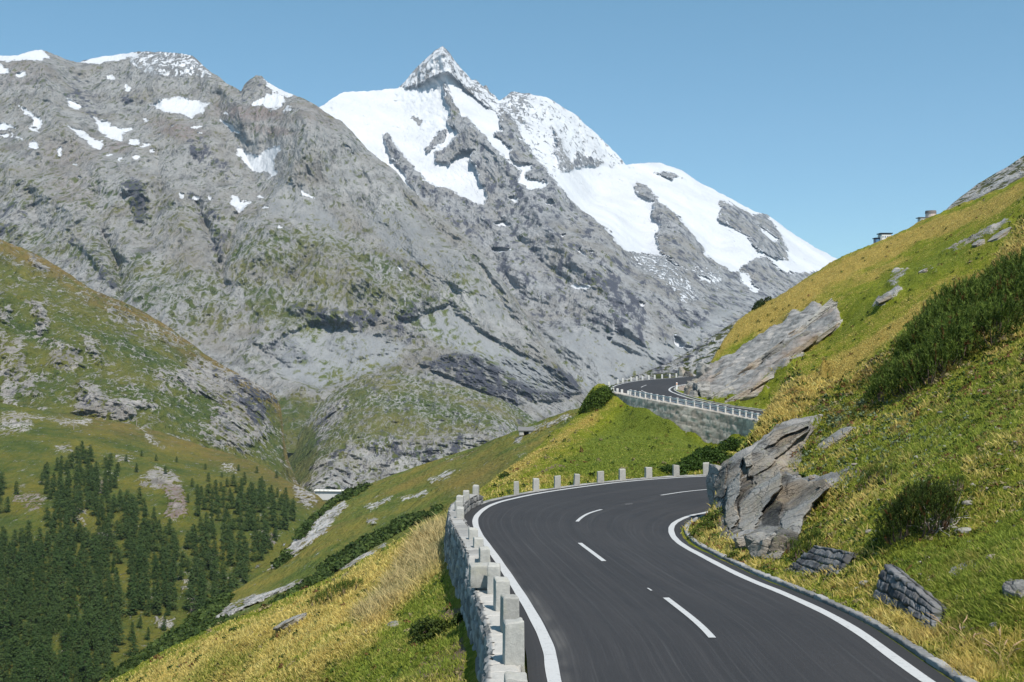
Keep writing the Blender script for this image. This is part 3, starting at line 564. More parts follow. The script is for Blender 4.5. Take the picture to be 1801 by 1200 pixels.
# the crown of the carriageway and slight unevenness
V[..., 2] += (.05*(1-(2*T-1)**2))[None]+.012*fbm(V.reshape(-1, 3), 3.5, 3).reshape(V.shape[:2])
uvw = np.stack([np.broadcast_to((T-.5)[None]*8., V.shape[:2]), np.broadcast_to(ARC[:, None], V.shape[:2]), 0*V[..., 0]], -1)
Xr, Yr = proj(V.reshape(-1, 3))
edge = np.broadcast_to(np.maximum(sstep(.0, -.05, T), sstep(1., 1.05, T))[None], V.shape[:2]).ravel()
seam = np.broadcast_to((np.exp(-((T-.497)/.0035)**2))[None], V.shape[:2]).ravel()
spill = np.exp(-((np.broadcast_to(T[None], V.shape[:2])-.045)/.022)**2).ravel()*sstep(40, 22, V[..., 1].ravel())*sstep(.0, .5, fbm(V.reshape(-1, 3), 1.7, 4)+.3)*.8
ROAD = meshobj('road', V.reshape(-1, 3), gridfaces(*V.shape[:2]), road_mat(), None, dict(uvw=uvw.reshape(-1, 3), edge=edge*.8, seam=seam, spill=spill), smooth=True)
meta(ROAD, 'dark winding asphalt mountain road with white lines', 'road', kind='structure')

def paint_mat(name, wear):
    M = NT(name, .6, .3); n = M.noise(9., 8, .75); n2 = M.noise(60., 4, .7)
    c = M.mix(M.remap(M.math('ADD', n, M.math('MULTIPLY', n2, .35)), .82-wear, .98-wear*.6), (.46, .457, .45), (.2, .195, .19))
    M.color(c); M.bump(n2, .2, .01); return M.done()
M_PAINT = paint_mat('road_paint', .1)
def marking(name, spts, tpts, width, mat=M_PAINT):
    """a strip of paint on the road along (station, share) points"""
    c = road_uv(np.asarray(spts), np.asarray(tpts)); t = np.gradient(c[:, :2], axis=0); t /= np.linalg.norm(t, axis=1)[:, None]
    nrm = np.c_[t[:, 1], -t[:, 0]]
    w = np.broadcast_to(width, len(c))
    rows = []
    for k in (-.5, 0, .5):
        q = c.copy(); q[:, :2] += nrm*(w*k)[:, None]; rows.append(q)
    v = np.stack(rows, 1); tt = np.asarray(tpts)
    v[..., 2] += .012+(.05*(1-(2*tt-1)**2))[:, None]+.012*fbm(v.reshape(-1, 3), 3.5, 3).reshape(v.shape[:2])
    return meshobj(name, v.reshape(-1, 3), gridfaces(len(c), 3), mat, ROAD)
sfull = np.linspace(1, len(RL)-1, 900)
def lw(base): return base*(1+.03*np.sin(sfull*9.))
marking('edge_line', sfull, np.full(900, .012), lw(.24)); marking('edge_line', sfull, np.full(900, .988), lw(.24))
# centre dashes: find their stations from where they lie on the carriageway
_S, _T = np.meshgrid(np.linspace(0, 31, 1600), np.linspace(.25, .75, 101), indexing='ij')
_pp = road_uv(_S.ravel(), _T.ravel()); _px, _py = proj(_pp)
def on_road(px, py):
    m = (_S.ravel() > 1.5) & (_S.ravel() < 17)
    k = np.argmin(np.where(m, (_px-px)**2+(_py-py)**2, 1e18)); return _S.ravel()[k], _T.ravel()[k]
for a, b in [((1172,1056), (1253,1126)), ((1020,958), (1062,991)), ((1015,920), (1058,898)), ((1163,873), (1262,861)), ((1139,1039), (1146,1044)), ((1100,889.), (1112,888))]:
    s0, t0 = on_road(*a); s1, t1 = on_road(*b)
    k = np.linspace(0, 1, 14)
    marking('centre_dash', lerp(s0, s1, k), lerp(t0, t1, k), .15 if abs(a[0]-b[0]) > 14 else .05)
for s0, s1 in [(16.6, 17.2), (18.2, 18.8), (19.8, 20.3), (22.1, 22.6), (23.4, 23.9), (24.6, 25.6), (26.6, 27.4)]:
    k = np.linspace(0, 1, 10); marking('centre_dash', lerp(s0, s1, k), np.full(10, .5), .14)

# ================================================================ the near hillside
ctrl = []
def cp(*pts):
    for p in pts: ctrl.append(p)
# left of the parapet and down to the brow
cp((750,1190,24.5),(650,1190,28.6),(550,1190,32.4),(450,1190,38),(350,1190,46),(760,1100,31),(660,1100,36),(560,1100,42),(490,1095,50),(755,1010,41),(690,1010,46.6),(630,1030,49),(745,950,53),(735,935,60),
   (250,1182,72),(400,1112,62),(500,1072,62),(560,1047,63),(640,987,69),(700,957,73),(740,930,78),(785,903,84),(830,875,89),(865,852,94),(905,822,104),(940,792,120),(980,758,145),(1010,735,165),(1040,718,186),(1062,702,202),
   (250,1320,115),(400,1220,105),(560,1140,105),(700,1050,115),(785,990,125),(860,930,150),(940,880,175),(1010,810,215),(1060,760,260),
   (100,1500,150),(250,1450,170),(400,1350,170),(560,1270,160),(700,1180,170),(860,1040,200),(940,980,230),(1010,880,290),(1060,830,330),
   (150,1230,85),(100,1300,75),(150,1400,52),(300,1400,42),(500,1420,30),(600,1600,19),(700,1500,18),(400,1900,18),(0,1700,34),(-200,1700,52))
# grass hummock before the far retaining wall
cp((890,850,82),(950,824,88),(1000,800,100),(1050,770,124),(1100,745,148),(1128,712,160),(1085,703,190),(1060,822,88),(1150,800,98),(1200,775,120),(1150,832,80),(1245,812,85),(1290,800,96),(1320,790,108))
# verge and slope right of the road
cp((1560,1070,24),(1640,1110,20.5),(1700,1180,17),(1600,1000,26),(1700,900,28.5),(1780,800,31),(1780,1150,17.5),(1790,1000,21),(1500,900,35),(1600,880,30),(1470,985,30.5),(1420,960,36),(1500,800,43),(1600,750,43),(1700,660,46),(1790,560,52),(1500,700,54),(1420,775,50),(1400,840,45),(1350,800,50),
   (1330,905,44),(1290,945,42.5),(1240,950,42),(1215,945,42.6),(1300,840,49),(1275,830,51),(1262,855,51),(1320,765,54),(1351,722,57),(1405,655,63),(1450,622,67),(1495,598,71),(1540,570,75),(1585,547,79),(1675,503,86),(1765,449,94),(1850,400,100),(1950,340,108),(2100,250,118),(1900,700,36),(2000,900,24),(2000,1100,15),(1850,1250,14),(1900,1500,9),(1560,640,62),(1650,590,63),(1760,500,74))
# behind the spur: the gully, then the far slope with the outcrop
cp((1470,700,90),(1560,680,95),(1660,640,100),(1760,590,112),(1900,520,120),(1560,650,125),(1640,600,125),(1340,712,146),(1262,706,160),(1210,696,186),(1194,689,200),(1340,665,164),(1275,662,188),(1218,650,210),(1420,625,160),(1405,640,152),(1480,575,170),(1400,572,198),(1330,592,212),(1495,592,152),(1550,560,150),(1600,535,148),(1680,490,150),(1760,440,150),
   (1211,628,222),(1260,591,231),(1320,548,239),(1400,501,249),(1475,457,258),(1560,420,262),(1650,378,256),(1720,352,240),(1801,318,215),(1900,268,200),(2050,190,190),(1550,500,190),(1620,480,165),(1700,460,155),(1500,540,174),(1600,450,215),(1700,420,185),(1780,380,168),(1880,340,160),
   (1211,660,262),(1320,590,285),(1475,500,310),(1650,430,310),(1801,370,290),(1950,320,280),(1320,650,330),(1475,560,335),(1650,500,335),(1850,440,330))
ctrl = [(a, b, 110+(c-110)*.6 if (a > 900 and c > 110) else c) for a, b, c in ctrl]
cp((1139,709,132.5),(1168,731,129),(1206,758,125.5),(1243,776,123),(1269,779,121),(1297,766,118.5),(1320,764,117))
C = np.array([[a, b, c] for a, b, c in ctrl], float)
# the road bench itself, its left drop and right bank as further control points
rp = []
for i in range(24, len(EL), 12):
    for q in ((EL[i], (EL[i]+ER[i])/2, ER[i]) if i < 27*24 else (EL[i],)): rp.append(q)
oL = offset(EL, -1.7); 
for i in range(1*24, 11*24, 16): q = oL[i].copy(); q[2] -= 1.45; rp.append(q)
oR = offset(ER, 1.4)
for i in range(2*24, 9*24, 16): q = oR[i].copy(); q[2] += .25; rp.append(q)
for i in range(11*24, 20*24, 12): q = offset(EL, -2.)[i].copy(); q[2] -= .55; rp.append(q)
for i in range(15*24, 21*24, 16): q = offset(ER, 3.)[i].copy(); q[2] += 2.2; rp.append(q)
for i in range(25*24, 31*24, 12): q = offset(EL, -3.)[i].copy(); q[2] -= 1.1; rp.append(q)
rp = np.array(rp); a, b = proj(rp)
C = np.vstack([C, np.c_[a, b, rp[:, 1]]])
_tp = TPS(np.c_[C[:, 0]/230, 5.5*np.log(C[:, 2])], (C[:, 1]-CY)/100, 3e-4)
RPOLY = np.vstack([EL[::4, :2], ER[::-4, :2]])
def near_z(x, y):
    """height of the hillside, and signed distance outside the road (negative on it) with the nearer side"""
    px = CX+x/y*F
    z0 = -(_tp(np.c_[px/230, 5.5*np.log(y)])*100)/F*y
    sL = np.zeros(len(x)); dL = np.full(len(x), 99.); dR = np.full(len(x), 99.); zL = np.zeros(len(x)); zR = np.zeros(len(x))
    m = np.nonzero((x > -8) & (x < 90) & (y < 285))[0]
    if len(m):
        for D, Zz, E in ((dL, zL, EL[::6]), (dR, zR, ER[::6])):
            dd, pos = seg_dist(x[m], y[m], E[:, :2], False); D[m] = dd; sL[m] = np.interp(pos, np.arange(len(E)), SS[::6]) if D is dL else sL[m]; Zz[m] = np.interp(pos, np.arange(len(E)), E[:, 2])
    ins = np.zeros(len(x), bool); ins[m] = inside(x[m], y[m], RPOLY)
    zin = (zL*dR+zR*dL)/(dL+dR+1e-9)-.22
    left = (~ins) & (dL <= dR); right = (~ins) & (dL > dR)
    z = z0.copy()
    sharp = sL > 1; sharp = ((sL > .5) & (sL < 10.)) | ((sL > 19.6) & (sL < 25.))
    wl = np.where(sharp, sstep(.55, 1.0, dL), sstep(.9, 1.7, dL)); z = np.where(left & (dL < 1.7), lerp(zL-.12, z0, wl), z)
    wr = sstep(.55, 2.2, dR); z = np.where(right & (dR < 2.2), lerp(zR-.02, z0, wr), z)
    z = np.where(ins, zin, z)
    return z, ins, dL, dR
NPX, ND = 780, 760
gx = np.linspace(-260, 2140, NPX); gd = np.exp(np.linspace(math.log(9.), math.log(335), ND))
GX, GD = np.meshgrid(gx, gd)
nx = ((GX-CX)/F*GD).ravel(); ny = GD.ravel()
nz, nin, ndL, ndR = near_z(nx, ny)
NV = np.c_[nx, ny, nz]; NX, NY = proj(NV)
off = np.minimum(sstep(.6, 3., ndL), sstep(.6, 3., ndR))*(~nin)
na = {k: np.zeros(len(nx)) for k in ('gold', 'rock', 'soil', 'lush', 'heath', 'bare')}
w1, w2 = fbm(NV, 7, 5, .6, seed=1.), fbm(NV, 7, 5, .6, seed=2.); w3 = fbm(NV, 1.6, 4, .6, seed=3.); w4 = fbm(NV, 25, 3, .5, seed=6.)
w5 = fbm(NV*np.array([.3, 1, 1]), 16, 5, .62, seed=12.)
x, y = NX+w1*22+w5*14, NY+w2*22+w5*10
_near = ny
na['gold'][:] = np.where((NX > 1300) & (ny < 75), .12, np.where(NX < 860, .3, .28))+.4*w1+.2*w3+.2*w4+.45*w5
G_ = [([(780,900),(735,940),(640,985),(560,1045),(400,1110),(250,1180),(160,1230),(400,1230),(560,1130),(640,1080),(700,1010),(770,960)], .75), ([(640,1090),(740,1010),(780,960),(790,1010),(720,1060),(620,1160),(480,1215),(430,1215)], .7), ([(1345,725),(1400,665),(1495,600),(1585,548),(1675,503),(1765,449),(1801,430),(1801,455),(1700,510),(1600,575),(1520,640),(1440,700),(1370,760),(1300,840)], .85),
      ([(1205,625),(1320,545),(1475,455),(1650,375),(1801,315),(1801,345),(1700,400),(1600,435),(1480,500),(1400,555),(1300,605),(1210,650)], .85), ([(865,855),(940,793),(1040,718),(1062,705),(1050,735),(960,800),(900,850)], .8), ([(1620,470),(1801,390),(1801,420),(1640,490)], .35), ([(1210,930),(1260,960),(1330,1000),(1420,1030),(1400,1040),(1290,990),(1220,950)], .5), ([(1390,640),(1500,570),(1600,520),(1700,470),(1680,500),(1590,545),(1490,600),(1400,660)], .55), ([(1640,1130),(1720,1120),(1801,1100),(1801,1215),(1650,1215)], .45)]
for q, v in G_: na['gold'] = np.maximum(na['gold'], pmask(x, y, q, 16)*(v+.25*w3))
for q, v in [([(640,1170),(700,1080),(770,1010),(800,1060),(815,1130),(810,1210),(600,1215)], .8), ([(960,830),(1050,760),(1100,715),(1160,730),(1240,790),(1250,820),(1100,840),(980,850)], .9), ([(1560,980),(1700,960),(1801,900),(1801,1110),(1680,1120),(1580,1050)], .8), ([(1440,620),(1560,540),(1700,470),(1801,400),(1801,380),(1650,430),(1500,530)], .55), ([(1480,830),(1600,760),(1801,640),(1801,760),(1600,860)], .6), ([(520,1215),(600,1150),(680,1120),(640,1215)], .5), ([(1185,690),(1260,712),(1335,722),(1335,690),(1290,700)], .6), ([(300,1215),(380,1150),(470,1120),(440,1170),(360,1215)], .5)]:
    na['lush'] = np.maximum(na['lush'], pmask(x, y, q, 20)*v)
na['gold'] = na['gold']*(1-.75*na['lush'])+.25*w5*(ny > 60)
for q, v in [([(1530,690),(1590,600),(1700,510),(1640,560),(1540,640),(1480,700)], .55), ([(1440,730),(1520,700),(1560,720),(1460,760)], .5), ([(1620,1120),(1700,1090),(1760,1120),(1690,1160)], .3), ([(1680,500),(1740,460),(1801,440),(1801,470),(1720,505)], .6), ([(1500,835),(1560,810),(1590,830),(1540,850)], .4), ([(1345,735),(1380,700),(1420,690),(1400,720)], .4)]:
    na['heath'] = np.maximum(na['heath'], pmask(x, y, q, 12)*v)
na['heath'] = np.maximum(na['heath'], sstep(.15, .5, w2+.3*w3)*.5*sstep(1340, 1500, NX)*sstep(75, 60, ny))
for q, v in [([(1190,690),(1196,650),(1215,640),(1240,645),(1300,615),(1400,552),(1440,538),(1470,555),(1478,575),(1440,600),(1400,632),(1350,668),(1335,690),(1290,706),(1255,705),(1215,695)], 1.), ([(1530,545),(1580,505),(1590,515),(1550,548)], .75), ([(1655,455),(1700,425),(1760,390),(1785,388),(1740,420),(1700,440)], .85), ([(1560,500),(1585,480),(1600,485),(1570,510)], .6), ([(1650,480),(1625,475),(1610,482),(1650,488)], .5), ([(940,842),(975,815),(985,820),(950,850)], .0), ([(476,1112),(500,1098),(545,1085),(570,1075),(540,1092),(500,1112)], .9), ([(1400,870),(1470,830),(1520,810),(1500,850),(1430,890)], .6), ([(1420,790),(1480,750),(1520,735),(1500,760),(1440,800)], .6)]:
    na['rock'] = np.maximum(na['rock'], pmask(x, y, q, 5)*v)
for q, v in [([(940,842),(960,822),(980,812),(985,820),(960,838)], 1.), ([(1770,790),(1801,765),(1801,800),(1780,820)], 1.), ([(770,1075),(815,1070),(815,1100),(780,1100)], .8), ([(740,1160),(815,1120),(820,1215),(720,1215)], .75), ([(1490,840),(1540,800),(1560,810),(1530,850)], .7), ([(1430,860),(1490,820),(1510,850),(1450,880)], .5), ([(1705,425),(1720,428),(1695,438)], .6), ([(1200,700),(1235,650),(1270,640),(1240,690)], .0)]:
    na['soil'] = np.maximum(na['soil'], pmask(x, y, q, 8)*v)
na['soil'] = np.maximum(na['soil'], sstep(.38, .6, w3+.25*w1)*.55*sstep(70, 40, ny)*(NX > 1300))
OUTC = [(1252,850),(1262,826),(1280,812),(1304,802),(1322,792),(1340,774),(1362,757),(1398,743),(1446,729),(1440,752),(1400,780),(1388,800),(1372,826),(1384,840),(1410,850),(1462,836),(1478,848),(1446,882),(1418,912),(1410,936),(1386,968),(1370,982),(1340,980),(1318,964),(1284,958),(1262,944),(1254,895)]
na['rock'] = np.maximum(na['rock'], pmask(NX+w3*6, NY+w3*6, OUTC, 4)*(ny < 57))
# roughness of the ground: tussocks near, hummocks farther off; broken strata where rock shows
near_h = .22*fbm(NV, 3.2, 4, .55, seed=2.)+.10*fbm(NV, .8, 3, .6, seed=5.)
R3 = np.array([[.78, 0, -.62], [0, 1, 0], [.62, 0, .78]])
strat = fbm((NV@R3)*np.array([.12, .5, 1.]), .9, 5, .62, True, 3.)
blk = fbm((NV@R3)*np.array([.35, .6, 1.]), 3.2, 4, .55, True, 8.)
nz2 = nz+off*(near_h*(.7+.012*ny)+na['rock']*(strat*.55*np.clip(ny/120, .35, 1.3)+blk*.9*np.clip(ny/120, .3, 1.2))+.5*fbm(NV, 14, 3, .5, seed=7.)*sstep(40, 90, ny))
NV[:, 2] = nz2
def meadow_mat():
    M = NT('alpine_meadow', .95, .08)
    n1 = M.noise(.55, 8, .65); n2 = M.noise(4.5, 7, .7); n3 = M.noise(22., 4, .7); n4 = M.noise(.09, 5, .6)
    g = M.math('ADD', M.math('MULTIPLY', n1, .45), M.math('MULTIPLY', n2, .55))
    green = M.ramp(g, [(.33, (.065, .078, .01)), (.46, (.13, .155, .014)), (.56, (.2, .22, .02)), (.68, (.26, .245, .04))])
    gold = M.ramp(n2, [(.3, (.17, .125, .03)), (.5, (.3, .22, .055)), (.7, (.4, .3, .09))])
    c = M.mix(M.remap(M.math('ADD', M.attr('gold'), M.math('MULTIPLY', M.remap(g, .3, .7, -.5, .5), .7)), .3, .7), green, gold)
    lush = M.ramp(n2, [(.3, (.06, .08, .012)), (.5, (.12, .155, .022)), (.7, (.17, .195, .035))])
    c = M.mix(M.remap(M.math('ADD', M.attr('lush'), M.math('MULTIPLY', M.remap(g, .3, .7, -.5, .5), .5)), .35, .75), c, lush)
    c = M.mix(M.remap(M.math('ADD', M.attr('heath'), M.math('MULTIPLY', M.remap(n2, .3, .7, -.5, .5), .6)), .38, .7, 0, .8), c, M.mix(n3, (.07, .035, .015), (.15, .085, .03)))
    c = M.mix(M.remap(M.math('ADD', M.attr('soil'), M.math('MULTIPLY', M.remap(n2, .3, .7, -.5, .5), .5)), .42, .6), c, M.mix(n3, (.13, .085, .06), (.26, .19, .14)))
    st = M.noise(1.1, 8, .66, M.mapping(M.coord(), (.25, .6, 1.6), (0, -.67, 0)))
    rock = M.ramp(st, [(.34, (.13, .125, .12)), (.48, (.26, .255, .245)), (.6, (.37, .355, .34)), (.7, (.44, .39, .33))])
    rock = M.mix(M.remap(n4, .5, .62, 0, .4), rock, (.3, .2, .13))
    rf = M.math('ADD', M.attr('rock'), M.math('ADD', M.math('MULTIPLY', M.remap(st, .3, .7, -.5, .5), .5), M.math('MULTIPLY', M.remap(n2, .3, .7, -.5, .5), .3)))
    c = M.mix(M.remap(rf, .44, .54), c, rock)
    M.color(c); M.bump(M.math('ADD', M.math('ADD', n2, M.math('MULTIPLY', n3, .5)), M.math('MULTIPLY', st, 1.)), .8, .25)
    return M.done()
NEAR = meshobj('hillside', NV, gridfaces(ND, NPX), meadow_mat(), None, na, smooth=True)
meta(NEAR, 'grassy hillside that the road crosses', 'hillside', kind='structure')
NZ = NV[:, 2].reshape(ND, NPX)
def gz(x, y):
    """height (and attributes through gattr) of the finished near ground"""
    x = np.atleast_1d(np.asarray(x, float)); y = np.atleast_1d(np.asarray(y, float))
    u = (CX+x/y*F-gx[0])/(gx[1]-gx[0]); w = (np.log(y)-math.log(9.))/(math.log(335/9.)/(ND-1))
    u = np.clip(u, 0, NPX-1.001); w = np.clip(w, 0, ND-1.001); i = w.astype(int); j = u.astype(int); fw, fu = w-i, u-j
    return (NZ[i, j]*(1-fu)+NZ[i, j+1]*fu)*(1-fw)+(NZ[i+1, j]*(1-fu)+NZ[i+1, j+1]*fu)*fw
def gattr(name, x, y):
    A = na[name].reshape(ND, NPX)
    j = np.clip(((CX+x/y*F-gx[0])/(gx[1]-gx[0])).round().astype(int), 0, NPX-1); i = np.clip(((np.log(y)-math.log(9.))/(math.log(335/9.)/(ND-1))).round().astype(int), 0, ND-1)
    return A[i, j]
NYP = proj(NV)[1].reshape(ND, NPX)
# which ground points the camera sees (running minimum of the row along each column)
VIS = NYP <= np.minimum.accumulate(np.vstack([np.full((1, NPX), 1e9), NYP[:-1]]), 0)+.6
def near_at(px, py):
    """the visible point of the near ground at a photo position"""
    j = int(round((px-gx[0])/(gx[1]-gx[0]))); col = np.minimum.accumulate(NYP[:, j]); i = int(np.argmax(col <= py))
    d = gd[i]; x = (px-CX)/F*d
    return np.array([x, d, gz(x, d)[0]])
# ================================================================ stone work
def hash01(*k):
    h = np.zeros(np.broadcast(*k).shape, np.uint64)
    for i, q in enumerate(k):
        h = h ^ ((np.asarray(q).astype(np.int64).astype(np.uint64)+np.uint64(977*i+13))*np.uint64(0x9E3779B97F4A7C15)); h = (h ^ (h >> np.uint64(29)))*np.uint64(0xBF58476D1CE4E5B9); h ^= h >> np.uint64(32)
    return (h % np.uint64(1000003)).astype(float)/1000003.
def masonry(s, h, course=.3, slen=.55, seed=0, wob=.05):
    """distance to the nearest joint and two random numbers per stone"""
    p = np.c_[s, h, np.full(len(s), seed*3.7)]
    s = s+wob*1.6*perlin(p/.5); h = h+wob*perlin(p/.45+9.)
    k = np.floor(h/course); fr = h/course-k
    L = slen*(.75+.5*hash01(k, k*0+seed)); o = hash01(k, k*0+seed+5)*9
    u = (s+o)/L; ui = np.floor(u); j = (hash01(ui, k+seed)-.5)*.5; j1 = (hash01(ui+1, k+seed)-.5)*.5
    # uneven upright joints
    left = ui+j; right = ui+1+j1
    sh = np.where(u < left, -1, np.where(u > right, 1, 0)); ui = ui+sh
    j = (hash01(ui, k+seed)-.5)*.5; j1 = (hash01(ui+1, k+seed)-.5)*.5
    jd = np.minimum(np.minimum(u-(ui+j), ui+1+j1-u)*L, np.minimum(fr, 1-fr)*course)
    return jd, hash01(ui, k+seed+31), hash01(ui, k+seed+77)
def stone_mat(name, a, b, joint, scale=1., lichen=.35, warm=(.36, .33, .28)):
    M = NT(name, .9, .15); co = M.coord()
    n = M.noise(7*scale, 7, .68, co); n2 = M.noise(42*scale, 5, .7, co); n3 = M.noise(1.6*scale, 5, .6, co)
    t = M.attr('tint'); f = M.math('ADD', M.math('MULTIPLY', t, .6), M.math('MULTIPLY', n, .55))
    c = M.ramp(f, [(.2, tuple(.72*q for q in a)), (.45, a), (.8, b)])
    c = M.mix(M.remap(n2, .35, .7, 0, .4), c, M.mix(.5, c, tuple(.5*q for q in a)))
    c = M.mix(M.remap(n3, .52, .66, 0, lichen), c, warm)
    c = M.mix(M.attr('joint'), c, joint); c = M.mix(M.attr('cap'), c, M.mix(n, (.36, .34, .31), (.52, .5, .46)))
    M.color(c); M.bump(M.math('ADD', n, M.math('MULTIPLY', n2, .5)), .7, .03); return M.done()
M_WALL = stone_mat('parapet_masonry', (.17, .17, .168), (.34, .335, .325), (.075, .07, .065))
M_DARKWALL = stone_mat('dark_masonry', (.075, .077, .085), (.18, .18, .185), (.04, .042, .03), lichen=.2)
M_FARWALL = stone_mat('retaining_masonry', (.38, .32, .27), (.6, .53, .46), (.2, .18, .16), .5)
M_GRANITE = stone_mat('granite', (.30, .292, .268), (.46, .448, .41), (.4, .4, .38), 1.5, .4, (.42, .4, .3))

def strip_along(E, s0, s1, prof, ds, seed, course, slen, depth=.035, rough=.03, capz=None):
    """sweeps a wall profile (offset, height above the road edge, nearest row spacing) along a road edge"""
    i0, i1 = int(s0*24), int(s1*24)
    L = offset(E, 0); arc = np.r_[0, np.cumsum(np.linalg.norm(np.diff(E[:, :2], axis=0), axis=1))]
    a = np.arange(arc[i0], arc[i1], ds); st = np.interp(a, arc, SS)
    base = np.array([np.interp(st, SS, E[:, k]) for k in range(3)]).T
    t = np.gradient(base[:, :2], axis=0); t /= np.linalg.norm(t, axis=1)[:, None]
    k = np.ones(15)/15; t = np.c_[np.convolve(np.pad(t[:, 0], 7, 'edge'), k, 'valid'), np.convolve(np.pad(t[:, 1], 7, 'edge'), k, 'valid')]; t /= np.linalg.norm(t, axis=1)[:, None]
    nr = np.c_[t[:, 1], -t[:, 0]]
    return a, st, base, t, nr
def profile_points(prof, step):
    pts, tags = [], []
    for (a, b) in zip(prof[:-1], prof[1:]):
        n = max(1, int(round(np.hypot(b[0]-a[0], b[1]-a[1])/step)))
        for k in range(n): pts.append(np.array(a)+(np.array(b)-np.array(a))*k/n)
    pts.append(np.array(prof[-1])); return np.array(pts)

# ---- the parapet wall on the outside of the near bend
a, st, base, t, nr = strip_along(EL, 1.2, 10.1, None, .045, 1, .3, .5)
hin = np.where(base[:, 1] < 30.5, .1, .55); hin = np.convolve(np.pad(hin, 3, 'edge'), np.ones(7)/7, 'valid')
hin = hin*sstep(0, 1.2, a[-1]-a)*.35+hin*.65
PR = profile_points([(-.46, -.18), (-.44, 1.), (-1.02, 1.), (-1.34, -2.6)], .045)   # height 1 = the top of the wall
na_, npf = len(a), len(PR)
plen = np.r_[0, np.cumsum(np.linalg.norm(np.diff(PR, axis=0), axis=1))]
O = np.broadcast_to(PR[:, 0], (na_, npf)).copy(); Hh = np.broadcast_to(PR[:, 1], (na_, npf)).copy()
top = Hh > 0; Hh = np.where(top, Hh*hin[:, None], Hh)
S_, H_ = np.broadcast_to(a[:, None], O.shape).ravel(), Hh.ravel()
iscap = (np.broadcast_to(PR[:, 1], O.shape) > .97).ravel() & (O.ravel() < -.45) & (O.ravel() > -1.01)
jd, r1, r2 = masonry(S_, np.where(O.ravel() > -.7, H_+40, H_), .27, .5, 3, .06)
jd2, q1, q2 = masonry(S_, O.ravel()+9, .5, .9, 8, .03)
jd = np.where(iscap, jd2, jd); r1 = np.where(iscap, q1, r1)
dsp = -.075*sstep(.035, .004, jd)+(r2-.5)*.08*sstep(.0, .06, jd)*(~iscap)
pw = np.c_[S_, O.ravel()*3, H_]; dsp = dsp+.035*fbm(pw, .35, 4, .6)
O2 = O.ravel()+np.where(iscap, 0, np.where(O.ravel() > -.7, dsp, -dsp)); H2 = H_+np.where(iscap, dsp*.8, 0)
V = np.repeat(base, npf, 0); V[:, :2] += np.repeat(nr, npf, 0)*O2[:, None]; V[:, 2] += H2
cap = np.where(iscap, np.where(np.repeat(base[:, 1] < 30.5, npf), .9, .35), 0.)
PAR = empty('parapet_wall', base[len(base)//2]+np.array([-.8, 0, 0]))
PAR0 = np.array(PAR.location)
meta(PAR, 'low stone parapet wall with guard stones around outside of near bend', 'wall')
meshobj('masonry', V-PAR0, gridfaces(na_, npf), M_WALL, PAR, dict(tint=r1, joint=sstep(.028, .006, jd)*.8, cap=cap), smooth=True)
def granite_post(w, dp, h, seed, taper=.04, n=5, chip=.012):
    """a hewn post: slightly tapered, worn edges, uneven faces; base centre at the origin"""
    bm = bmesh.new(); bmesh.ops.create_cube(bm, size=1.)
    bmesh.ops.bevel(bm, geom=bm.edges[:], offset=.07, segments=2, affect='EDGES', profile=.6)
    bmesh.ops.subdivide_edges(bm, edges=bm.edges[:], cuts=n, use_grid_fill=True)
    v = np.array([q.co[:] for q in bm.verts]); f = [[q.index for q in fc.verts] for fc in bm.faces]; bm.free()
    k = 1-taper*(v[:, 2]+.5); v[:, 0] *= w*k; v[:, 1] *= dp*k; v[:, 2] = (v[:, 2]+.5)*h
    g = fbm(v, .16, 4, .6, seed=seed*3.1); v += v/np.linalg.norm(v+1e-6, axis=1)[:, None]*(g*chip*2.2)[:, None]
    v[:, 2] += (v[:, 0]*(hash01(seed, 1)-.5)*.22+v[:, 1]*(hash01(seed, 2)-.5)*.2)*(v[:, 2] > h*.8)
    return v, f, g
def rotz(v, a):
    c, s = math.cos(a), math.sin(a); return np.c_[v[:, 0]*c-v[:, 1]*s, v[:, 0]*s+v[:, 1]*c, v[:, 2]]
LO = offset(EL, -.60); LOy = proj(LO)
def wall_station(py_top, h):
    """station along the parapet where a stone of height h above the road shows its top at row py_top"""
    q = LO.copy(); q[:, 2] += h; m = (SS > 1.2) & (SS < 10.2); return SS[m][np.argmin(np.abs(proj(q[m])[1]-py_top))]
for k, (pt, h, w) in enumerate([(1186, .62, .36), (1090, .84, .36), (1049, .82, .35), (1018, .8, .34), (993, .8, .33), (963, .82, .29), (945, .84, .3), (929, .88, .3), (893, .95, .31), (881, .95, .31), (871.5, .95, .31), (863, .95, .29), (853.5, .98, .29)]):
    s = wall_station(pt, h); j = int(s*24); c = LO[j].copy(); tt = EL[min(j+3, len(EL)-1)]-EL[j-3]
    v, f, g = granite_post(w, w*1.15, h+.3, k+1, .06, 5, .022); v = rotz(v, math.atan2(tt[1], tt[0])-math.pi/2+(hash01(k, 4)-.5)*.25); c[2] -= .3
    meshobj('guard_stone', v+c-PAR0, f, M_GRANITE, PAR, dict(tint=.35+.4*hash01(np.full(len(v), k), 9)+g*.2, joint=0*g, cap=0*g), smooth=True)
# the square cap block where the wall steps up
s = wall_station(990, .75); j = int(s*24); c = offset(EL, -.86)[j].copy()
v, f, g = granite_post(.62, .5, .55, 33, .02); v = rotz(v, .12); c[2] += .18
meshobj('cap_block', v+c-PAR0, f, M_GRANITE, PAR, dict(tint=.5+g*.2, joint=0*g, cap=0*g), smooth=True)

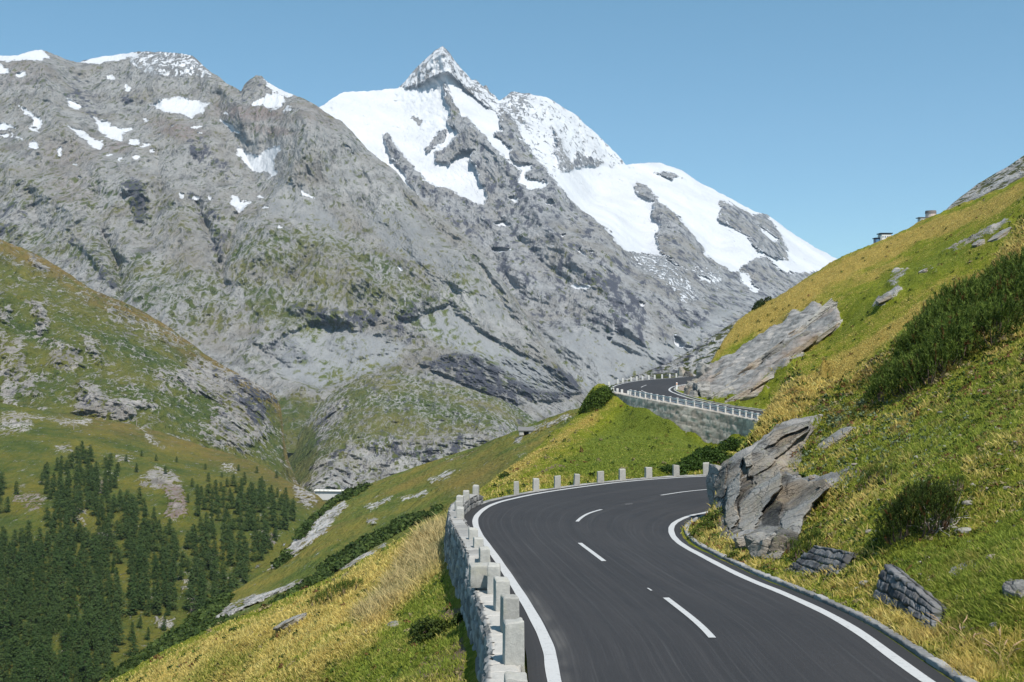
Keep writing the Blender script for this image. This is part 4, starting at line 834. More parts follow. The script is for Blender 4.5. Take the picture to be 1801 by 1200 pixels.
# ---- the granite bollards beyond the wall
BO = offset(EL, -.55)
ordn = ['first', 'second', 'third', 'fourth', 'fifth', 'sixth', 'seventh', 'eighth', 'ninth', 'tenth', 'eleventh', 'twelfth', 'thirteenth', 'fourteenth', 'fifteenth']
extra = ['nearest the end of the parapet wall', 'standing on a pale footing', 'leaning slightly inwards', 'of a row at the near bend', 'wider and brighter than its neighbours', 'in front of the green hummock', 'with the grass bank behind it', 'beside the dark shrub', 'next to the rock outcrop, last before the road disappears']
lab = ['granite bollard next to the end of the parapet wall', 'granite bollard on a pale footing, second beyond the parapet wall', 'granite bollard, third beyond the parapet wall', 'granite bollard, fourth beyond the parapet wall, slightly tilted', 'granite bollard, fifth of nine along the near bend', 'granite bollard, sixth beyond the parapet wall', 'granite bollard, third from the rock outcrop at the near bend', 'granite bollard in front of the dark shrubs, second from the outcrop', 'granite bollard closest to the rock outcrop by the near bend']
for k, (x, pt, pb, wpx) in enumerate([(909.5, 848, 876, 11), (943.5, 843, 869, 13), (980, 838, 862, 13), (1014.5, 835, 858, 12), (1054, 830, 854, 14), (1094, 826, 849, 13), (1140, 823, 845, 14), (1188.5, 819, 841, 13), (1241.5, 815, 838, 13)]):
    m = (SS > 10) & (SS < 16.9); j = np.nonzero(m)[0][np.argmin(np.abs(proj(BO[m])[0]-x))]; c = BO[j].copy(); d = c[1]
    h = (pb-pt)*d/F+.04; w = wpx*d/F*.86; c[2] = -(pb-CY)/F*d-.06
    v, f, g = granite_post(w, w*.8, h+.06, 50+k, .1 if k == 3 else .05); v = rotz(v, (hash01(k, 3)-.5)*.5)
    v[:, 0] += v[:, 2]*(.06 if k == 3 else (hash01(k, 8)-.5)*.05)
    o = meshobj('stone_bollard', v, f, M_GRANITE, None, dict(tint=.45+.3*hash01(np.full(len(v), k), 19)+g*.2, joint=0*g, cap=0*g), smooth=True)
    o.location = c; meta(o, lab[k], 'bollard', 'granite bollards along the near bend')
    v, f, g = granite_post(w*1.5, w*1.3, .16, 70+k, .05, 2)
    meshobj('footing', v-np.array([0, 0, .04]), f, M_GRANITE, o, dict(tint=.7+g*.2, joint=0*g, cap=0*g), smooth=True)

# ---- kerb and gutter stones
def kerb(name, E, o0, o1, s0, s1, h, label, seed):
    a, st, base, t, nr = strip_along(E, s0, s1, None, .07, 1, .3, .5)
    pr = profile_points([(o0, -.14), (o0+.02, h), (o1, h), (o1+.02, -.2)], .05); n = len(pr)
    O = np.broadcast_to(pr[:, 0], (len(a), n)).ravel(); Hh = np.broadcast_to(pr[:, 1], (len(a), n)).ravel(); S_ = np.repeat(a, n)
    jd, r1, r2 = masonry(S_, np.full(len(S_), .5), 1., .8, seed, .02)
    g = fbm(np.c_[S_, O, Hh], .3, 4, .6); 
    ds = (-.03*sstep(.03, .0, np.minimum(jd, 1))+(r1-.5)*.03+g*.045)*(Hh > -.1)
    V = np.repeat(base, n, 0); V[:, :2] += np.repeat(nr, n, 0)*(O+g*.03)[:, None]; V[:, 2] += Hh+ds
    o = meshobj(name, V, gridfaces(len(a), n), M_WALL, None, dict(tint=r1*.7+.25, joint=sstep(.03, .01, jd)*.5, cap=0*r1), smooth=True)
    meta(o, label, 'kerb', kind='structure')
kerb('kerb', ER, .42, .62, 1, 13.6, .07, 'low stone kerb on the inside of the near bend', 4)
kerb('edge_stones', EL, -.75, -.42, 9.9, 16.8, .03, 'flat edging under the bollards', 6)
kerb('far_kerb', ER, .45, .7, 21., 29., .1, 'low kerb on the inside of the far bend', 7)

# ---- two short dry stone walls at the foot of the slope
def quad_wall(name, bl, br, tr, tl, label, seed, course, slen, topcut=None):
    bl, br, tr, tl = (np.array(q)*1.012 for q in (bl, br, tr, tl)); W_ = np.linalg.norm(br-bl); Hq = np.linalg.norm(tl-bl)
    nu, nv = int(W_/.022), int(Hq/.022); u, v = np.meshgrid(np.linspace(0, 1, nu), np.linspace(0, 1, nv), indexing='xy'); u, v = u.ravel(), v.ravel()
    p = (bl*((1-u)*(1-v))[:, None]+br*(u*(1-v))[:, None]+tr*(u*v)[:, None]+tl*((1-u)*v)[:, None])
    jd, r1, r2 = masonry(u*W_, v*Hq, course, slen, seed, .075)
    nrm = np.cross(br-bl, tl-bl); nrm /= np.linalg.norm(nrm); 
    if nrm[0] > 0: nrm = -nrm
    g = fbm(p, .22, 5, .6, seed=seed); bulge = sstep(0, .045, jd)
    edge = np.minimum(np.minimum(u, 1-u)*W_, (1-v)*Hq)
    p = p+nrm*((bulge*.045+(r2-.5)*.05+g*.05-.04)-.16*sstep(.08, 0, edge))[:, None]
    p[:, 2] += .05*fbm(np.c_[u*W_, u*0, u*0], .35, 3, seed=seed)*v
    fr = gridfaces(nv, nu); nb = len(p); back = p-nrm*.2; per = np.r_[np.arange(nu), np.arange(2*nu-1, nu*nv, nu), np.arange(nu*nv-2, nu*nv-nu-1, -1), np.arange(nu*(nv-2), 0, -nu)]
    rim = np.stack([per, np.roll(per, -1), np.roll(per, -1)+nb, per+nb], 1)
    c0 = p.mean(0); V = np.vstack([p, back])-c0
    at = dict(tint=np.tile(r1, 2), joint=np.tile(sstep(.022, .006, jd), 2), cap=np.zeros(2*nb))
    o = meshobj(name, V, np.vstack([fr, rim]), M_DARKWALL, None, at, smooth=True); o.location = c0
    meta(o, label, 'stone wall'); return o
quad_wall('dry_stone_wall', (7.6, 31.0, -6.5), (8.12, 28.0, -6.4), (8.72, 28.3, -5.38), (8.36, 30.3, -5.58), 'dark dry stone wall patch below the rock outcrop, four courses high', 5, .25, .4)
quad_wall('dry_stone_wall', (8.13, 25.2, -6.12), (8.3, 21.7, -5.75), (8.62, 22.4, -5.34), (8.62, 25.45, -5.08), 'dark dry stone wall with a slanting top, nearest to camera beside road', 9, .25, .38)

# ---- the high retaining wall and the guardrail of the far bend
a, st, base, t, nr = strip_along(EL, 19.6, 24.7, None, .16, 1, .3, .5)
PRF = profile_points([(-.2, -.1), (-.25, .22), (-1.3, .22), (-2.0, -6.2)], .16); n = len(PRF)
O = np.broadcast_to(PRF[:, 0], (len(a), n)).ravel(); Hh = np.broadcast_to(PRF[:, 1], (len(a), n)).ravel(); S_ = np.repeat(a, n)
jd, r1, r2 = masonry(S_, Hh, .38, .7, 12, .08); g = fbm(np.c_[S_, O, Hh], .7, 4)
isc = Hh > .1
O2 = O-np.where(O < -1.25, -.05*sstep(.05, .01, jd)+(r2-.5)*.06+g*.05, 0)
V = np.repeat(base, n, 0); V[:, :2] += np.repeat(nr, n, 0)*O2[:, None]; V[:, 2] += Hh
RW0 = base[len(base)//2]; 
o = meshobj('retaining_wall', V-RW0, gridfaces(len(a), n), M_FARWALL, None, dict(tint=r1, joint=sstep(.05, .02, jd)*.5, cap=np.where(isc, .5, 0)), smooth=True); o.location = RW0
meta(o, 'tall pale masonry retaining wall carrying the far bend', 'retaining wall')
def simple_mat(name, col, rough=.6, metal=0., var=.15, scale=6., spec=.3):
    M = NT(name, rough, spec); n = M.noise(scale, 5, .6); n2 = M.noise(scale*8, 4, .6)
    c = M.mix(M.math('MULTIPLY', M.math('ADD', n, n2), .5), tuple(q*(1-var) for q in col), tuple(min(1, q*(1+var)) for q in col))
    M.color(c); M.b.inputs['Metallic'].default_value = metal; return M.done()
M_CONC = simple_mat('pale_concrete', (.55, .54, .52), .85); M_ZINC = simple_mat('galvanised_steel', (.47, .5, .54), .5, .35); M_WHITE = simple_mat('white_paint', (.78, .78, .76), .5)
def boxes(items):
    """several bevelled boxes (centre, size, turn) as one vertex / face list"""
    Vs, Fs, o = [], [], 0
    for c, s, r in items:
        bm = bmesh.new(); bmesh.ops.create_cube(bm, size=1.)
        for q in bm.verts: q.co = (q.co.x*s[0], q.co.y*s[1], q.co.z*s[2])
        bmesh.ops.bevel(bm, geom=bm.edges[:], offset=min(s)*.12, segments=1, affect='EDGES')
        v = rotz(np.array([q.co[:] for q in bm.verts]), r)+np.array(c); Fs += [[o+q.index for q in f.verts] for f in bm.faces]; Vs.append(v); o += len(v); bm.free()
    return np.vstack(Vs), Fs
arcL = np.r_[0, np.cumsum(np.linalg.norm(np.diff(EL[:, :2], axis=0), axis=1))]
GO = offset(EL, -.85)
def at_arc(q): return np.array([np.interp(q, arcL, GO[:, k]) for k in range(3)])
a0, a1 = np.interp(20.1, SS, arcL), np.interp(24.1, SS, arcL)
GR = empty('guardrail', at_arc((a0+a1)/2)); g0 = np.array(GR.location)
meta(GR, 'galvanised guardrail with pale posts on top of the retaining wall', 'guardrail')
npost = 26
for k in range(npost):
    q = at_arc(lerp(a0, a1, k/(npost-1))); tq = at_arc(lerp(a0, a1, k/(npost-1))+.5)-q; r = math.atan2(tq[1], tq[0])
    v, f = boxes([((q[0], q[1], q[2]+.42), (.2, .22, .84), r), ((q[0], q[1], q[2]+.86), (.25, .27, .06), r)])
    meshobj('post', v-g0, f, M_CONC, GR)
def rail_along(name, offs, z, hgt, th, corr, mat):
    q = np.linspace(a0-.3, a1+.3, 160); E_ = offset(EL, offs); c = np.array([np.interp(q, arcL, E_[:, k]) for k in range(3)]).T
    tt = np.gradient(c[:, :2], axis=0); tt /= np.linalg.norm(tt, axis=1)[:, None]; nn = np.c_[tt[:, 1], -tt[:, 0]]
    prof = [(-th, -.5), (-th-corr, -.3), (-th, 0), (-th-corr, .3), (-th, .5), (th, .5), (th-corr, .3), (th, 0), (th-corr, -.3), (th, -.5)]
    rows = []
    for (o_, h_) in prof: w = c.copy(); w[:, :2] += nn*o_; w[:, 2] += z+h_*hgt; rows.append(w)
    rows.append(rows[0].copy()); V = np.stack(rows, 1)
    return meshobj(name, V.reshape(-1, 3)-g0, gridfaces(len(q), len(prof)+1), mat, GR)
rail_along('beam', -.69, .66, .24, .03, .05, M_ZINC); rail_along('lower_rail', -.7, .34, .18, .03, .04, M_ZINC); rail_along('hand_rail', -1.0, .8, .08, .04, .0, M_ZINC)
# little guard stones round the far bend
far = [(1081,689),(1088,691),(1096,693),(1106,694.5),(1075,682),(1087,676),(1095,673),(1109,670),(1119,668.5),(1129,667.5),(1140,666),(1151,665),(1164,664),(1177,662.5),(1188,661.5)]
FO = offset(EL, -.6); fpx, fpy = proj(FO)
for k, (x, yb) in enumerate(far):
    m = (SS > 23.) & (SS < 31); dd = (fpx-x)**2+((fpy-yb)*2)**2; j = np.nonzero(m)[0][np.argmin(dd[m])]; c = FO[j].copy()
    v, f, g = granite_post(.3, .28, .8, 90+k, .06, 2); 
    o = meshobj('guard_stone', v-np.array([0, 0, .12]), f, M_CONC, None, smooth=True); o.location = c
    if k < 4: l = f'small pale guard stone, {ordn[3-k]} to the left of the guardrail on the far bend'
    else: l = f'tiny pale guard stone, {ordn[k-4]} clockwise from the shrub along outer edge of the far bend'
    meta(o, l, 'guard stone', 'pale guard stones around the far bend')
# delineator post on the inside of the far bend
c = offset(ER, .9)[int(26.2*24)].copy(); c[2] = c[2]+.05
o = empty('delineator_post', c); meta(o, 'small white delineator post at inside of far bend', 'delineator')
v, f = boxes([((0, 0, .5), (.2, .16, 1.), 0)]); meshobj('post', v, f, M_WHITE, o)
v, f = boxes([((0, -.09, .8), (.12, .03, .2), 0)]); meshobj('reflector', v, f, simple_mat('amber_reflector', (.8, .3, .08), .3), o)

# ================================================================ small buildings far off
M_ROOF = simple_mat('stone_roof', (.16, .155, .15), .9, 0, .25, 2.); M_PLAST = simple_mat('pale_plaster', (.72, .69, .63), .85, 0, .08, 1.); M_BLUE = simple_mat('blue_glazing', (.1, .2, .33), .2, 0, .2, 1., .5)
M_DARK = simple_mat('dark_opening', (.02, .02, .022), .9); M_RUB = simple_mat('rubble_wall', (.4, .38, .35), .9, 0, .35, 1.5); M_PINK = simple_mat('pink_plaster', (.62, .5, .45), .85, 0, .1, 1.)
p, _, _ = ground_at(GA, 924, 765); s = p[1]/F
H = empty('stone_hut', p); meta(H, 'small stone hut with dark flat roof on the grassy slope', 'hut')
w, dp, h = 24*s, 16*s, 9*s
v, f = boxes([((-w*.32, 0, h*.45), (w*.36, dp, h*1.1), 0), ((w*.36, 0, h*.45), (w*.28, dp, h*1.1), 0), ((.03*w, dp*.2, h*.45), (w*.4, dp*.5, h*1.1), 0), ((.03*w, -dp*.42, h*.87), (w*.4, dp*.14, h*.24), 0)]); meshobj('wall', v, f, M_RUB, H)
v, f = boxes([((0, .05*dp, h*1.1), (w*1.15, dp*1.25, h*.22), 0)]); v[:, 2] += v[:, 1]*.22; meshobj('roof', v, f, M_ROOF, H)
v, f = boxes([((.04*w, -dp*.14, h*.36), (w*.32, dp*.1, h*.76), 0)]); meshobj('door', v, f, M_DARK, H)
# two buildings on the skyline
def kg(px, py): return ground_at(GK, px, py)[0]
p = P(1553, 432, 590); s = p[1]/F; Bd = empty('station_building', p); meta(Bd, 'white box building with blue glazed side and flat dark roof on skyline', 'building')
v, f = boxes([((3*s, 0, 7*s), (20*s, 18*s, 26*s), 0)]); meshobj('wall', v, f, M_PLAST, Bd)
v, f = boxes([((3*s, 0, 20.6*s), (22*s, 20*s, 1.6*s), 0)]); meshobj('roof', v, f, M_DARK, Bd)
v, f = boxes([((-11*s, 1*s, 3*s), (7*s, 14*s, 18*s), 0)]); wg = meshobj('glazed_wing', v, f, M_BLUE, Bd)
v, f = boxes([((-11.5*s, 1*s, 12.6*s), (9*s, 16*s, 1.4*s), 0)]); meshobj('roof', v, f, M_DARK, wg)
for q in (-3, 1, 5, 9): v, f = boxes([((q*s, -9.05*s, 14.5*s), (1.8*s, .6*s, 2.4*s), 0)]); meshobj('window', v, f, M_BLUE, Bd)
p = P(1633, 389, 600); s = p[1]/F; Bd = empty('viewing_tower', p); meta(Bd, 'small pinkish round-topped lookout building on skyline below rocky ridge', 'building')
def cylinder(r0, r1, z0, z1, n=20):
    aa = np.linspace(0, 2*np.pi, n, endpoint=False); v = np.vstack([np.c_[r0*np.cos(aa), r0*np.sin(aa), np.full(n, z0)], np.c_[r1*np.cos(aa), r1*np.sin(aa), np.full(n, z1)]])
    return v, [[k, (k+1) % n, n+(k+1) % n, n+k] for k in range(n)]+[list(range(n))[::-1], list(range(n, 2*n))]
v, f = cylinder(9*s, 9*s, 1*s, 13*s); v[:, 0] += 4*s; meshobj('wall', v, f, M_PINK, Bd)
v, f = cylinder(9.6*s, 9.2*s, 13*s, 18*s); v[:, 0] += 4*s; tp_ = meshobj('roof', v, f, simple_mat('brown_cladding', (.2, .17, .15), .8), Bd)
v, f = boxes([((-9*s, 0, 0*s), (16*s, 14*s, 10*s), 0)]); an = meshobj('annex', v, f, M_PLAST, Bd)
v, f = boxes([((-10*s, 0, 5.6*s), (19*s, 16*s, 1.3*s), 0)]); meshobj('roof', v, f, M_ROOF, an)
for q in (-14, -10, -6): v, f = boxes([((q*s, -7.05*s, 1*s), (2*s, .5*s, 3*s), 0)]); meshobj('window', v, f, M_DARK, an)
p = P(1508, 450, 575); s = p[1]/F; Bd = empty('shed', p); meta(Bd, 'low dark shed on skyline left of the white building', 'shed')
v, f = boxes([((0, 0, 1*s), (17*s, 12*s, 9*s), 0)]); meshobj('wall', v, f, simple_mat('grey_boards', (.2, .2, .22), .9), Bd)
v, f = boxes([((0, 0, 6.4*s), (19*s, 14*s, 1.8*s), 0)]); v[:, 2] -= np.abs(v[:, 0])*.12; meshobj('roof', v, f, M_ROOF, Bd)
# pale barrage in the valley
c = P(585, 868, 950); s = c[1]/F
Dm = empty('barrage', c); meta(Dm, 'pale concrete barrage crossing the valley floor behind the slope', 'dam')
v, f = boxes([((0, 0, -4*s), (62*s, 8*s, 16*s), -.1)]); meshobj('wall', v, f, M_CONC, Dm)
v, f = boxes([((0, -1*s, 5*s), (64*s, 11*s, 2*s), -.1)]+[((q*s, -6*s-q*s*.1*-1*0, 6.8*s), (.8*s, .8*s, 2.4*s), -.1) for q in range(-28, 29, 7)]); meshobj('walkway', v, f, M_PLAST, Dm)
# slender posts on the knoll
for k, (x, yb, hp) in enumerate([(129, 756, 18), (240, 748, 14), (34, 760, 14)]):
    p, _, _ = ground_at(GB, x, yb); s = p[1]/F
    v, f = cylinder(.8*s, .5*s, -2*s, hp*s, 8); o = empty('wooden_pole', p); meta(o, ['slim wooden pole in the middle of the green knoll top', 'slim wooden pole on the brow at right end of the knoll', 'slim wooden pole by the pale ledge at left of the knoll'][k], 'pole', 'poles on the wooded knoll')
    meshobj('shaft', v, f, simple_mat('weathered_wood', (.25, .22, .19), .9), o); v, f = boxes([((0, 0, hp*s*.93), (5*s, .6*s, .6*s), 0)]); meshobj('crossarm', v, f, M_RUB, o)
# ================================================================ rock
def ico(n):
    bm = bmesh.new(); bmesh.ops.create_icosphere(bm, subdivisions=n, radius=1.)
    v = np.array([q.co[:] for q in bm.verts]); f = np.array([[q.index for q in t.verts] for t in bm.faces]); bm.free(); return v, f
_ICO = {n: ico(n) for n in (2, 3, 4, 5, 6)}
def slab(c, size, tilt, yaw=0., roll=0., seed=1, sub=5, cuts=9, cutd=(.7, .97), strata=.09, rough=.06):
    """a broken block: box planes and random cuts, split into beds; long axis tilted up to the right"""
    r = np.random.default_rng(seed*31+5); D, f = _ICO[sub]
    h = np.array(size)/2
    N = [np.array(q, float) for q in ((1, 0, 0), (-1, 0, 0), (0, 1, 0), (0, -1, 0), (0, 0, 1), (0, 0, -1))]; Hs = [h[0], h[0]*r.uniform(.85, 1), h[1], h[1], h[2], h[2]]
    N = [q+r.normal(size=3)*.10 for q in N]
    for k in range(cuts):
        n = r.normal(size=3)*np.array([1, 1, .75]); n /= np.linalg.norm(n); N.append(n); Hs.append(np.linalg.norm(n*h)*r.uniform(*cutd))
    N = np.array([q/np.linalg.norm(q) for q in N]); Hs = np.array(Hs)
    dirs = D*h; dirs /= np.linalg.norm(dirs, axis=1)[:, None]
    dot = dirs@N.T; rr = np.where(dot > 1e-4, Hs/np.maximum(dot, 1e-4), 1e9).min(1)
    v = dirs*rr[:, None]
    bed = v[:, 2]/ (min(size)*.22)+.9*fbm(v, size[0]*.5, 3, seed=seed)
    step = (np.floor(bed)+sstep(.75, 1., bed-np.floor(bed)))
    amt = hash01(np.floor(bed), np.full(len(v), seed))-.5
    m = min(size)
    v *= (1+strata*amt*2)[:, None]*np.array([1, 1, .35])+np.array([0, 0, .65])
    g = fbm(v*np.array([.45, .8, 1.6]), m*.5, 5, .62, True, seed); g2 = fbm(v, m*.16, 4, .6, False, seed+3.)
    v += (v/(np.linalg.norm(v, axis=1)[:, None]+1e-6))*((g-.2)*rough*m*2+g2*rough*m*.6)[:, None]
    R = Matrix.Rotation(yaw, 3, 'Z') @ Matrix.Rotation(-tilt, 3, 'Y') @ Matrix.Rotation(roll, 3, 'X')
    v = v@np.array(R).T+np.array(c)
    crack = sstep(.1, .0, np.abs(bed-np.round(bed)))*.8
    return v, f, hash01(np.full(len(v), seed), 7)*.95+.02+g*.25, crack
def rock_mat(name, a, b, warm, warmth=.35, scale=1.):
    M = NT(name, .92, .16); co = M.coord()
    st = M.mapping(co, (.35, .7, 2.2), (0, -.62, 0))
    n1 = M.noise(1.3*scale, 9, .68, st); n2 = M.noise(9*scale, 6, .7, co); n3 = M.noise(.35*scale, 5, .6, co); n4 = M.noise(40*scale, 4, .7, co)
    f = M.math('ADD', M.math('MULTIPLY', n1, .6), M.math('ADD', M.math('MULTIPLY', n2, .25), M.math('MULTIPLY', M.math('SUBTRACT', M.attr('tint'), .2), .5)))
    c = M.ramp(f, [(.34, tuple(.45*q for q in a)), (.46, a), (.64, b), (.78, tuple(min(.7, 1.2*q) for q in b))])
    c = M.mix(M.remap(n3, .46, .62, 0, warmth), c, warm)
    c = M.mix(M.remap(n4, .55, .7, 0, .4), c, tuple(.35*q for q in a))
    c = M.mix(M.math('MULTIPLY', M.remap(M.noise(3.2*scale, 7, .7, co), .56, .64), .35), c, (.30, .31, .17))
    wv = M.n('ShaderNodeVectorMath', operation='ADD'); M.l(st, wv.inputs[0]); sv = M.n('ShaderNodeVectorMath', operation='SCALE'); M.l(M.noise(1.2*scale, 4, .6, co, color=True), sv.inputs[0]); sv.inputs['Scale'].default_value = .8/scale; M.l(sv.outputs[0], wv.inputs[1])
    cr = M.remap(M.voronoi(.62*scale, wv.outputs[0], 'DISTANCE_TO_EDGE'), .0, .03); cr2 = M.remap(M.voronoi(2.6*scale, wv.outputs[0], 'DISTANCE_TO_EDGE'), .0, .07)
    c = M.mix(M.math('MULTIPLY', M.math('SUBTRACT', 1., cr), .4), c, tuple(.25*q for q in a))
    M.color(c); M.bump(M.math('ADD', M.math('ADD', M.math('ADD', n1, M.math('MULTIPLY', n2, .5)), M.math('MULTIPLY', n4, .2)), M.math('ADD', M.math('MULTIPLY', cr, .35), M.math('MULTIPLY', cr2, .12))), .9, .14/scale); return M.done()
M_ROCK = rock_mat('schist', (.085, .083, .08), (.255, .247, .232), (.35, .275, .19), .5)
M_ROCKP = rock_mat('pale_schist', (.17, .162, .148), (.345, .33, .3), (.37, .265, .17), .6, .6)
def outcrop(name, items, label, mat, cat='rock outcrop', group=None, face=None):
    Vs, Fs, Ts, o = [], [], [], 0
    if face: q = face[1]; Vs, Fs, Ts, o = [face[0]], [np.vstack([q[:, :3], q[:, [0, 2, 3]]])], [face[2]], len(face[0])
    for it in items:
        v, f, t, ck = slab(**it); Vs.append(v); Fs.append(f+o); Ts.append(t); o += len(v)
    V = np.vstack(Vs); Fa = np.vstack(Fs); Ta = np.concatenate(Ts); u, inv = np.unique(Fa, return_inverse=True); V = V[u]; Ta = Ta[u]; Fa = inv.reshape(Fa.shape)
    c0 = V.mean(0); ob = meshobj(name, V-c0, Fa, mat, None, dict(tint=Ta)); ob.location = c0
    # crisp broken edges: smooth only across gentle angles
    ob.data.polygons.foreach_set('use_smooth', np.full(len(ob.data.polygons), True)); ob.data.set_sharp_from_angle(angle=math.radians(28))
    meta(ob, label, cat, group); return ob
rad = math.radians
def fw(px, py, f=.5, d=None):            # a little in front of the ground seen there
    q = near_at(px, py) if d is None else P(px, py, d)
    return q*(1-f/np.linalg.norm(q))
near = [
 dict(c=fw(1345,972,.34), size=(.9,.8,.85), tilt=rad(30), seed=11, sub=4), dict(c=fw(1366,966,.34), size=(.6,.7,.95), tilt=rad(-15), seed=12, sub=4), dict(c=fw(1336,955,.3), size=(.7,.8,.6), tilt=rad(10), seed=13, sub=4),
 dict(c=fw(1312,960,.3), size=(.7,.8,.6), tilt=rad(10), seed=35, sub=4), dict(c=fw(1384,955,.25), size=(.8,.8,.8), tilt=rad(35), seed=36, sub=4), dict(c=P(1264,862,51.6), size=(.8,1.4,2.2), tilt=rad(-10), yaw=.2, seed=4, strata=.04), dict(c=P(1268,915,51.), size=(.7,1.,1.5), tilt=rad(-6), seed=18, sub=4)]
def rock_face(hull, slabs, step, tiltdeg, amp, sides=2.2, dmax=57., dfix=51.):
    """a ledge cropping out of the slope: joint-bounded slabs standing proud of the turf by their own amounts"""
    H = np.array(hull, float); x0, y0 = H.min(0)-9; x1, y1 = H.max(0)+9
    px = np.arange(x0, x1, step); py = np.arange(y0, y1, step); X, Y = np.meshgrid(px, py)
    D = np.empty_like(X)
    for k, x in enumerate(px):
        j = int(round((x-gx[0])/(gx[1]-gx[0]))); col = np.minimum.accumulate(NYP[:, j]); D[:, k] = np.interp(-py, -col, gd)
    D = np.where(D > dmax, dfix, D)
    for _ in range(3):                                       # even out the turf underneath
        Q = np.pad(D, 6, 'edge'); D = sum(Q[a:a+D.shape[0], b:b+D.shape[1]] for a in range(0, 13, 3) for b in range(0, 13, 3))/25.
    x, y = X.ravel(), Y.ravel(); d = D.ravel(); V = np.c_[(x-CX)/F*d, d, -(y-CY)/F*d]
    w1, w2 = fbm(V, 1.1, 5, .6, seed=2.), fbm(V, 1.1, 5, .6, seed=6.); xx, yy = x+w1*7, y+w2*7
    hm = pmask(xx, yy, H, 3.); pr = np.full(len(x), .2); ti = np.full(len(x), .3)+.3*w1
    for poly, p, t, tilt in slabs:
        c = np.array(poly, float).mean(0); m = pmask(xx, yy, poly, 1.3)
        pv = p+tilt*((x-c[0])*.6-(y-c[1])*.8)/60.
        pr = pr*(1-m)+pv*m; ti = ti*(1-m)+t*m
    a = rad(tiltdeg); R = np.array([[math.cos(a), 0, -math.sin(a)], [0, 1, 0], [math.sin(a), 0, math.cos(a)]]); L = V@R
    bed = fbm(L*np.array([.12, .4, 1.]), .55, 5, .6, True, 3.); blk = fbm(L*np.array([.5, .6, 1.]), 1.5, 4, .55, True, 8.); fine = fbm(L*np.array([.4, 1, 1]), .22, 4, .65, seed=1.)
    step_ = np.floor(bed*3.2+.6*w2)/3.2
    pr = pr+amp*(step_*.55+bed*.25+blk*.35+fine*.16)
    pr = pr*hm-sides*(1-hm)
    V = V*(1-pr/np.linalg.norm(V, axis=1))[:, None]
    f_ = gridfaces(len(py), len(px)); f_ = f_[hm[f_].max(1) > 0]
    return V, f_, np.clip(ti+.25*blk+.15*fine, 0, 1)
HULL = [(1252,850),(1262,826),(1280,812),(1304,802),(1322,792),(1340,774),(1362,757),(1398,743),(1428,738),(1432,758),(1420,780),(1412,805),(1406,832),(1424,846),(1452,842),(1462,856),(1440,884),(1418,912),(1410,936),(1386,968),(1370,985),(1340,985),(1318,968),(1284,962),(1262,946),(1254,895)]
SLABS = [([(1304,808),(1324,816),(1324,852),(1308,868),(1298,900),(1300,855)],-.05,.1,0),([(1256,895),(1272,872),(1278,889),(1277,933),(1282,955),(1258,948)],.0,.12,0),([(1280,930),(1301,926),(1324,940),(1318,970),(1280,964)],-.05,.12,0),
 ([(1318,800),(1335,780),(1357,761),(1393,747),(1424,741),(1422,760),(1395,780),(1384,792),(1355,819),(1326,838),(1316,838)],.75,.38,.35),([(1345,790),(1385,765),(1420,750),(1418,758),(1390,776),(1352,800)],.5,.2,.25),([(1305,804),(1322,794),(1323,818),(1310,821)],.9,.75,.8),([(1279,816),(1274,872),(1252,878),(1250,852),(1260,830)],.6,.3,.3),
 ([(1279,855),(1305,829),(1302,856),(1294,894),(1300,914),(1283,934),(1275,914)],1.25,.95,1.3),([(1302,889),(1326,858),(1372,827),(1376,855),(1347,889),(1332,923),(1314,936),(1299,929)],1.15,.82,1.0),([(1328,845),(1366,818),(1378,822),(1372,832),(1330,856)],.5,.5,.3),([(1342,899),(1364,879),(1376,884),(1368,923),(1350,938),(1339,926)],.45,.05,1.2),
 ([(1372,913),(1392,894),(1440,856),(1456,858),(1438,879),(1415,909),(1410,935),(1385,966),(1377,945)],.75,.55,.45),([(1378,893),(1418,869),(1450,852),(1454,858),(1420,887),(1389,900)],.4,.3,.2),([(1324,930),(1345,922),(1368,928),(1372,950),(1350,958),(1326,952)],.4,.4,.6)]
fv, ff, ft = rock_face(HULL, SLABS, .7, 37, .24)
def on(px, py, lift=0.): 
    q = near_at(px, py); return q+np.array([-.4, -.25, .7])*lift
outcrop('rock_outcrop', near, 'big grey rock outcrop with tilted slabs right beside the near bend', M_ROCK, face=(fv, ff, ft))
mid, dark_end = [], []
r = np.random.default_rng(5)
for k in range(22):                      # the cracked left end
    x, yy = r.uniform(1199, 1243), r.uniform(648, 700)
    dark_end.append(dict(c=on(x, yy, -.1), size=(r.uniform(1., 1.8), r.uniform(1.2, 2.), r.uniform(1.3, 2.8)), tilt=rad(r.uniform(-25, 20)), yaw=r.uniform(-.4, .4), seed=40+k, sub=4, strata=.03))
for k, (x, yy, L_, t) in enumerate([(1285,672,10,.8),(1330,640,11,.8),(1375,605,11,.8),(1420,570,9,.7),(1310,690,7,.6),(1350,655,10,.5),(1395,620,10,.5),(1440,588,7,.5),(1262,690,5,.8),(1300,655,7,.4),(1350,620,8,.4),(1405,585,6,.4),(1335,680,5,.9),(1322,694,4,.9),(1252,665,4,.5),(1460,580,4,.5),(1430,560,5,.4),(1385,585,6,.35)]):
    mid.append(dict(c=on(x, yy, -.42-.35*t), size=(L_, 3.4+r.uniform(-.5, 1.5), t), tilt=rad(33+r.uniform(-3, 3)), yaw=.25+r.uniform(-.1, .1), roll=-.35, seed=70+k, sub=5, cutd=(.8, 1.), strata=.04, rough=.05))
outcrop('rock_outcrop', dark_end, 'dark cracked blocky rock at left end of the long pale outcrop', M_ROCK)
outcrop('rock_outcrop', mid, 'long pale slabby rock outcrop above the far bend', M_ROCKP)
